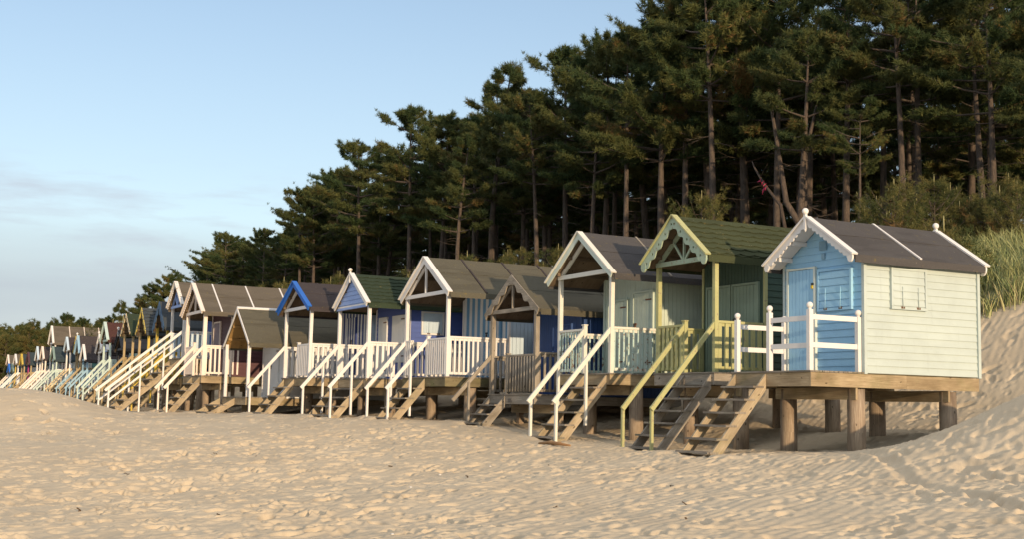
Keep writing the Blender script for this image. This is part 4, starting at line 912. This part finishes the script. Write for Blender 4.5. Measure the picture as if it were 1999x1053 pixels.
yp = [(1368, 375, 23.2, 2, 'young pine with pale candles behind the green shingle roof'), (1750, 345, 23, 2, 'young pine with pale candles right behind the nearest roof'), (1715, 385, 23.8, 2, 'young pine at the right batten of the nearest roof'), (1848, 425, 21.6, 1, 'low bushy young pine beside the rear ball finial'), (1830, 338, 24.5, 2, 'larger young pine in the thicket right of the nearest roof'),
      (1880, 395, 25, 0, 'young pine in the right thicket above the grass'), (1925, 375, 25.5, 2, 'slim young pine over the marram grass'), (1960, 372, 25.6, 0, 'young pine of the thicket near the right edge'), (1995, 350, 25.2, 2, 'young pine cut by the right edge'), (1795, 380, 25, 0, 'brownish young pine at the middle of the right thicket'), (1900, 385, 26.5, 2, 'back young pine in the right thicket'), (1978, 345, 27, 2, 'rear young pine at the right edge'), (1862, 352, 26.5, 0, 'tall young pine at the back of the right thicket'), (1690, 425, 25, 1, 'small young pine left of the right thicket'),
      (1085, 482, 22.0, 1, 'young pine left of the mint gable'), (1010, 478, 21.5, 2, 'young pine above the long olive roof'), (985, 490, 22, 0, 'young pine with candles above the long olive roof'), (905, 488, 21.5, 1, 'small reddish young pine behind the long olive roof'), (815, 515, 21.2, 1, 'small young pine left of the open white gable'), (655, 528, 21, 0, 'young pine left of the lavender gable'), (637, 540, 22, 1, 'second young pine left of the lavender gable'), (545, 545, 20.5, 1, 'yellow tipped young pine above the brown roof'), (1560, 438, 24.2, 1, 'tiny young pine showing over the green roof'), (1255, 500, 23.5, 1, 'low young pine in the gap left of the green gable')]
for px, yt, Xd, k, lb in yp:
    X, Y = wpos(px, X=Xd); grow(PY[k], HY[k], px, yt, X, Y, lb, 'young pine', 'young pines on the dune top', .35, 2.2)
for px, yt, Yd, k, lb in [(350, 556, 62, 1, 'yellow tipped young pine between the blue and white gables'), (212, 622, 82, 2, 'yellowish young pine above the red brown roof'), (232, 612, 84, 0, 'second yellowish young pine above the red brown roof')]:
    X, Y = wpos(px, Y=Yd); grow(PY[k], HY[k], px, yt, X, Y, lb, 'young pine', 'young pines on the dune top', .35, 2.2)

# ------------------------------------------------------------------ marram grass
def grassmat():
    m, t, b = newmat('marram grass'); a = N(t, 'ShaderNodeAttribute'); a.attribute_name = 'tint'
    c = mixc(t, ramp(t, a.outputs['Fac'], .1, .75), (.15, .20, .06), (.42, .42, .18)); c = mixc(t, ramp(t, a.outputs['Fac'], .82, .95), c, (.42, .34, .17))
    t.links.new(c, b.inputs['Base Color']); b.inputs['Roughness'].default_value = .6; return m
GRASS = grassmat()
def blades(xy, h, rng, lean=(.25, .1)):
    n = len(xy); z = base_z(xy[:, 0], xy[:, 1])-.03; a = rng.normal(0, 1, (n, 2))*.30+np.array(lean); w = rng.normal(0, 1, (n, 2)); w /= np.linalg.norm(w, axis=1, keepdims=True)
    p0 = np.stack([xy[:, 0], xy[:, 1], z], 1); hh = h*rng.uniform(.6, 1.15, n); out = []
    wd = .008; W3 = np.concatenate([w*wd, np.zeros((n, 1))], 1)
    f = lambda t_: p0+np.stack([a[:, 0]*hh*t_**1.7, a[:, 1]*hh*t_**1.7, hh*t_*(1-.16*t_)], 1)
    A, B, C_, D_ = f(0.), f(.4), f(.75), f(1.)
    T = [np.stack([A-W3, A+W3, B+W3], 1), np.stack([A-W3, B+W3, B-W3], 1), np.stack([B-W3, B+W3, C_+W3*.7], 1), np.stack([B-W3, C_+W3*.7, C_-W3*.7], 1), np.stack([C_-W3*.7, C_+W3*.7, D_], 1)]
    t = rng.random(n); return np.concatenate(T), np.tile(t, 5)
rg = np.random.default_rng(4)
def clumps(n, xr, yr, off, per, r_, h):
    out = []; tt = []
    for i in range(n):
        y = rg.uniform(*yr); x = float(toe_x(y))+rg.uniform(*off)
        k = per; c = rg.normal(0, r_, (k, 2))+np.array([x, y]); P, t = blades(c, h*rg.uniform(.8, 1.15), rg); out.append(P); tt.append(np.clip(t*.5+rg.random()*.5, 0, 1))
    return np.concatenate(out), np.concatenate(tt)
P, t = clumps(650, None, (12, 27), (5.35, 8.8), 90, .18, .95)
P2, t2 = clumps(260, None, (25, 110), (4.6, 8), 40, .25, .8)
g = tris_object('dune_grass', np.concatenate([P, P2]), np.concatenate([t, t2]), GRASS); g['kind'] = 'stuff'
def tuft(px, py_z, X, n, h, label):
    v = fwd*FOC+rt*(px-999.5)+up*(-(600-526.5)); Y = v.y*X/v.x
    P, t = blades(rg.normal(0, .16, (n, 2))+np.array([X, Y]), h, rg); o = tris_object('grass_tuft', P, t, GRASS); o['label'] = label; o['category'] = 'grass tuft'; o['group'] = 'tufts of dune grass'; return o
tuft(1928, 0, 22.1, 160, .55, 'small sparse grass tuft alone on the bare sand slope right of the nearest hut')
tuft(1985, 0, 22.5, 420, .75, 'thick tuft of green grass at the right edge on the sand slope')
# ------------------------------------------------------------------ small things
def driftwood():
    X, Y = 12.0, 21.4; mb = MB(); z = GZ(X, Y)+.03
    mb.tube([(0, .55, .0), (.05, .2, .03), (-.03, -.2, .025), (.04, -.6, .0)], [.02, .04, .035, .018], 7); mb.tube([(.05, .15, .03), (.16, -.05, .04)], [.02, .008], 5)
    o = mb.build('driftwood', wood('driftwood orange', (.45, .26, .12), (.28, .16, .08)), None); o.location = (X, Y, z); o['label'] = 'piece of reddish driftwood lying on the sand before the mint hut stairs'; o['category'] = 'driftwood'
driftwood()
def ribbon():
    X = 25.0
    def at(px, py): v = fwd*FOC+rt*(px-999.5)+up*(-(py-526.5)); return v*(X/v.x)
    a, b, c = at(1524, 400), at(1492, 360), at(1472, 325); base = Vector((a.x+.15, a.y-.5, GZ(a.x+.15, a.y-.5)-.1))
    mb = MB(); mb.tube([base, a, b, c, c+Vector((0, .1, .2))], [.07, .055, .042, .028, .01], 7); mb.tube([b.lerp(c, .4), b.lerp(c, .4)+Vector((-.1, -.5, .35))], [.02, .006], 4)
    o = mb.build('dead_tree', barkmat('dead bark', (.035, .028, .024), (.09, .065, .05)), None); o['label'] = 'thin leaning dead trunk in the wood with the pink ribbon caught on it'; o['category'] = 'dead tree'
    mb = MB(); d = (c-b).normalized(); n = 20; pts = []
    for i in range(n): q = b+d*(-.22+.44*i/(n-1)); t_ = i*1.1; x = d.cross(Vector((1, 0, 0))).normalized(); y = d.cross(x); pts.append(q+(x*math.cos(t_)+y*math.sin(t_))*.056)
    mb.tube(pts, [.013]*n, 5); mb.tube([pts[3], pts[3]+Vector((-.02, .16, -.08)), pts[3]+Vector((-.02, .22, -.22))], [.03, .035, .012], 5); mb.tube([pts[-4], pts[-4]+Vector((-.05, .12, .04)), pts[-4]+Vector((-.04, .26, .03))], [.02, .03, .008], 5)
    o = mb.build('ribbon', plain('pink cloth', (.55, .04, .12), .7), None); o['label'] = 'pink cloth ribbon wrapped round the thin leaning dead trunk in the dark wood'; o['category'] = 'ribbon'
ribbon()
def scraps():
    rr = random.Random(12); sh = plain('shell white', (.75, .72, .68), .5); wd = plain('dry weed', (.10, .06, .03), .9)
    for k in range(34):
        az = R(rr.uniform(8, 47)); d = rr.uniform(13.5, 27); X, Y = math.sin(az)*d, math.cos(az)*d
        if X > float(toe_x(Y))-6.2: continue
        z = GZ(X, Y)+float(detail_z(np.array([X]), np.array([Y]))[0]); mb = MB(); s_ = rr.uniform(.015, .03)
        if k % 3 == 0:
            mb.ball((0, 0, 0), s_, n=7, m=4, sz=.4); o = mb.build('shell', sh, None); o['label'] = 'tiny white shell lying on the trodden sand'; o['category'] = 'shell'; o['group'] = 'shells on the sand'
        else:
            p = [Vector((0, 0, 0))]
            for i in range(4): p.append(p[-1]+Vector((rr.uniform(-1, 1), rr.uniform(-1, 1), rr.uniform(-.3, .5)))*s_*1.5)
            mb.tube(p, [s_*.35]*5, 5); o = mb.build('weed_scrap', wd, None); o['label'] = 'tiny dark scrap of dry weed on the trodden sand'; o['category'] = 'weed scrap'; o['group'] = 'weed scraps on the sand'
        o.location = (X, Y, z+s_*.3)
scraps()
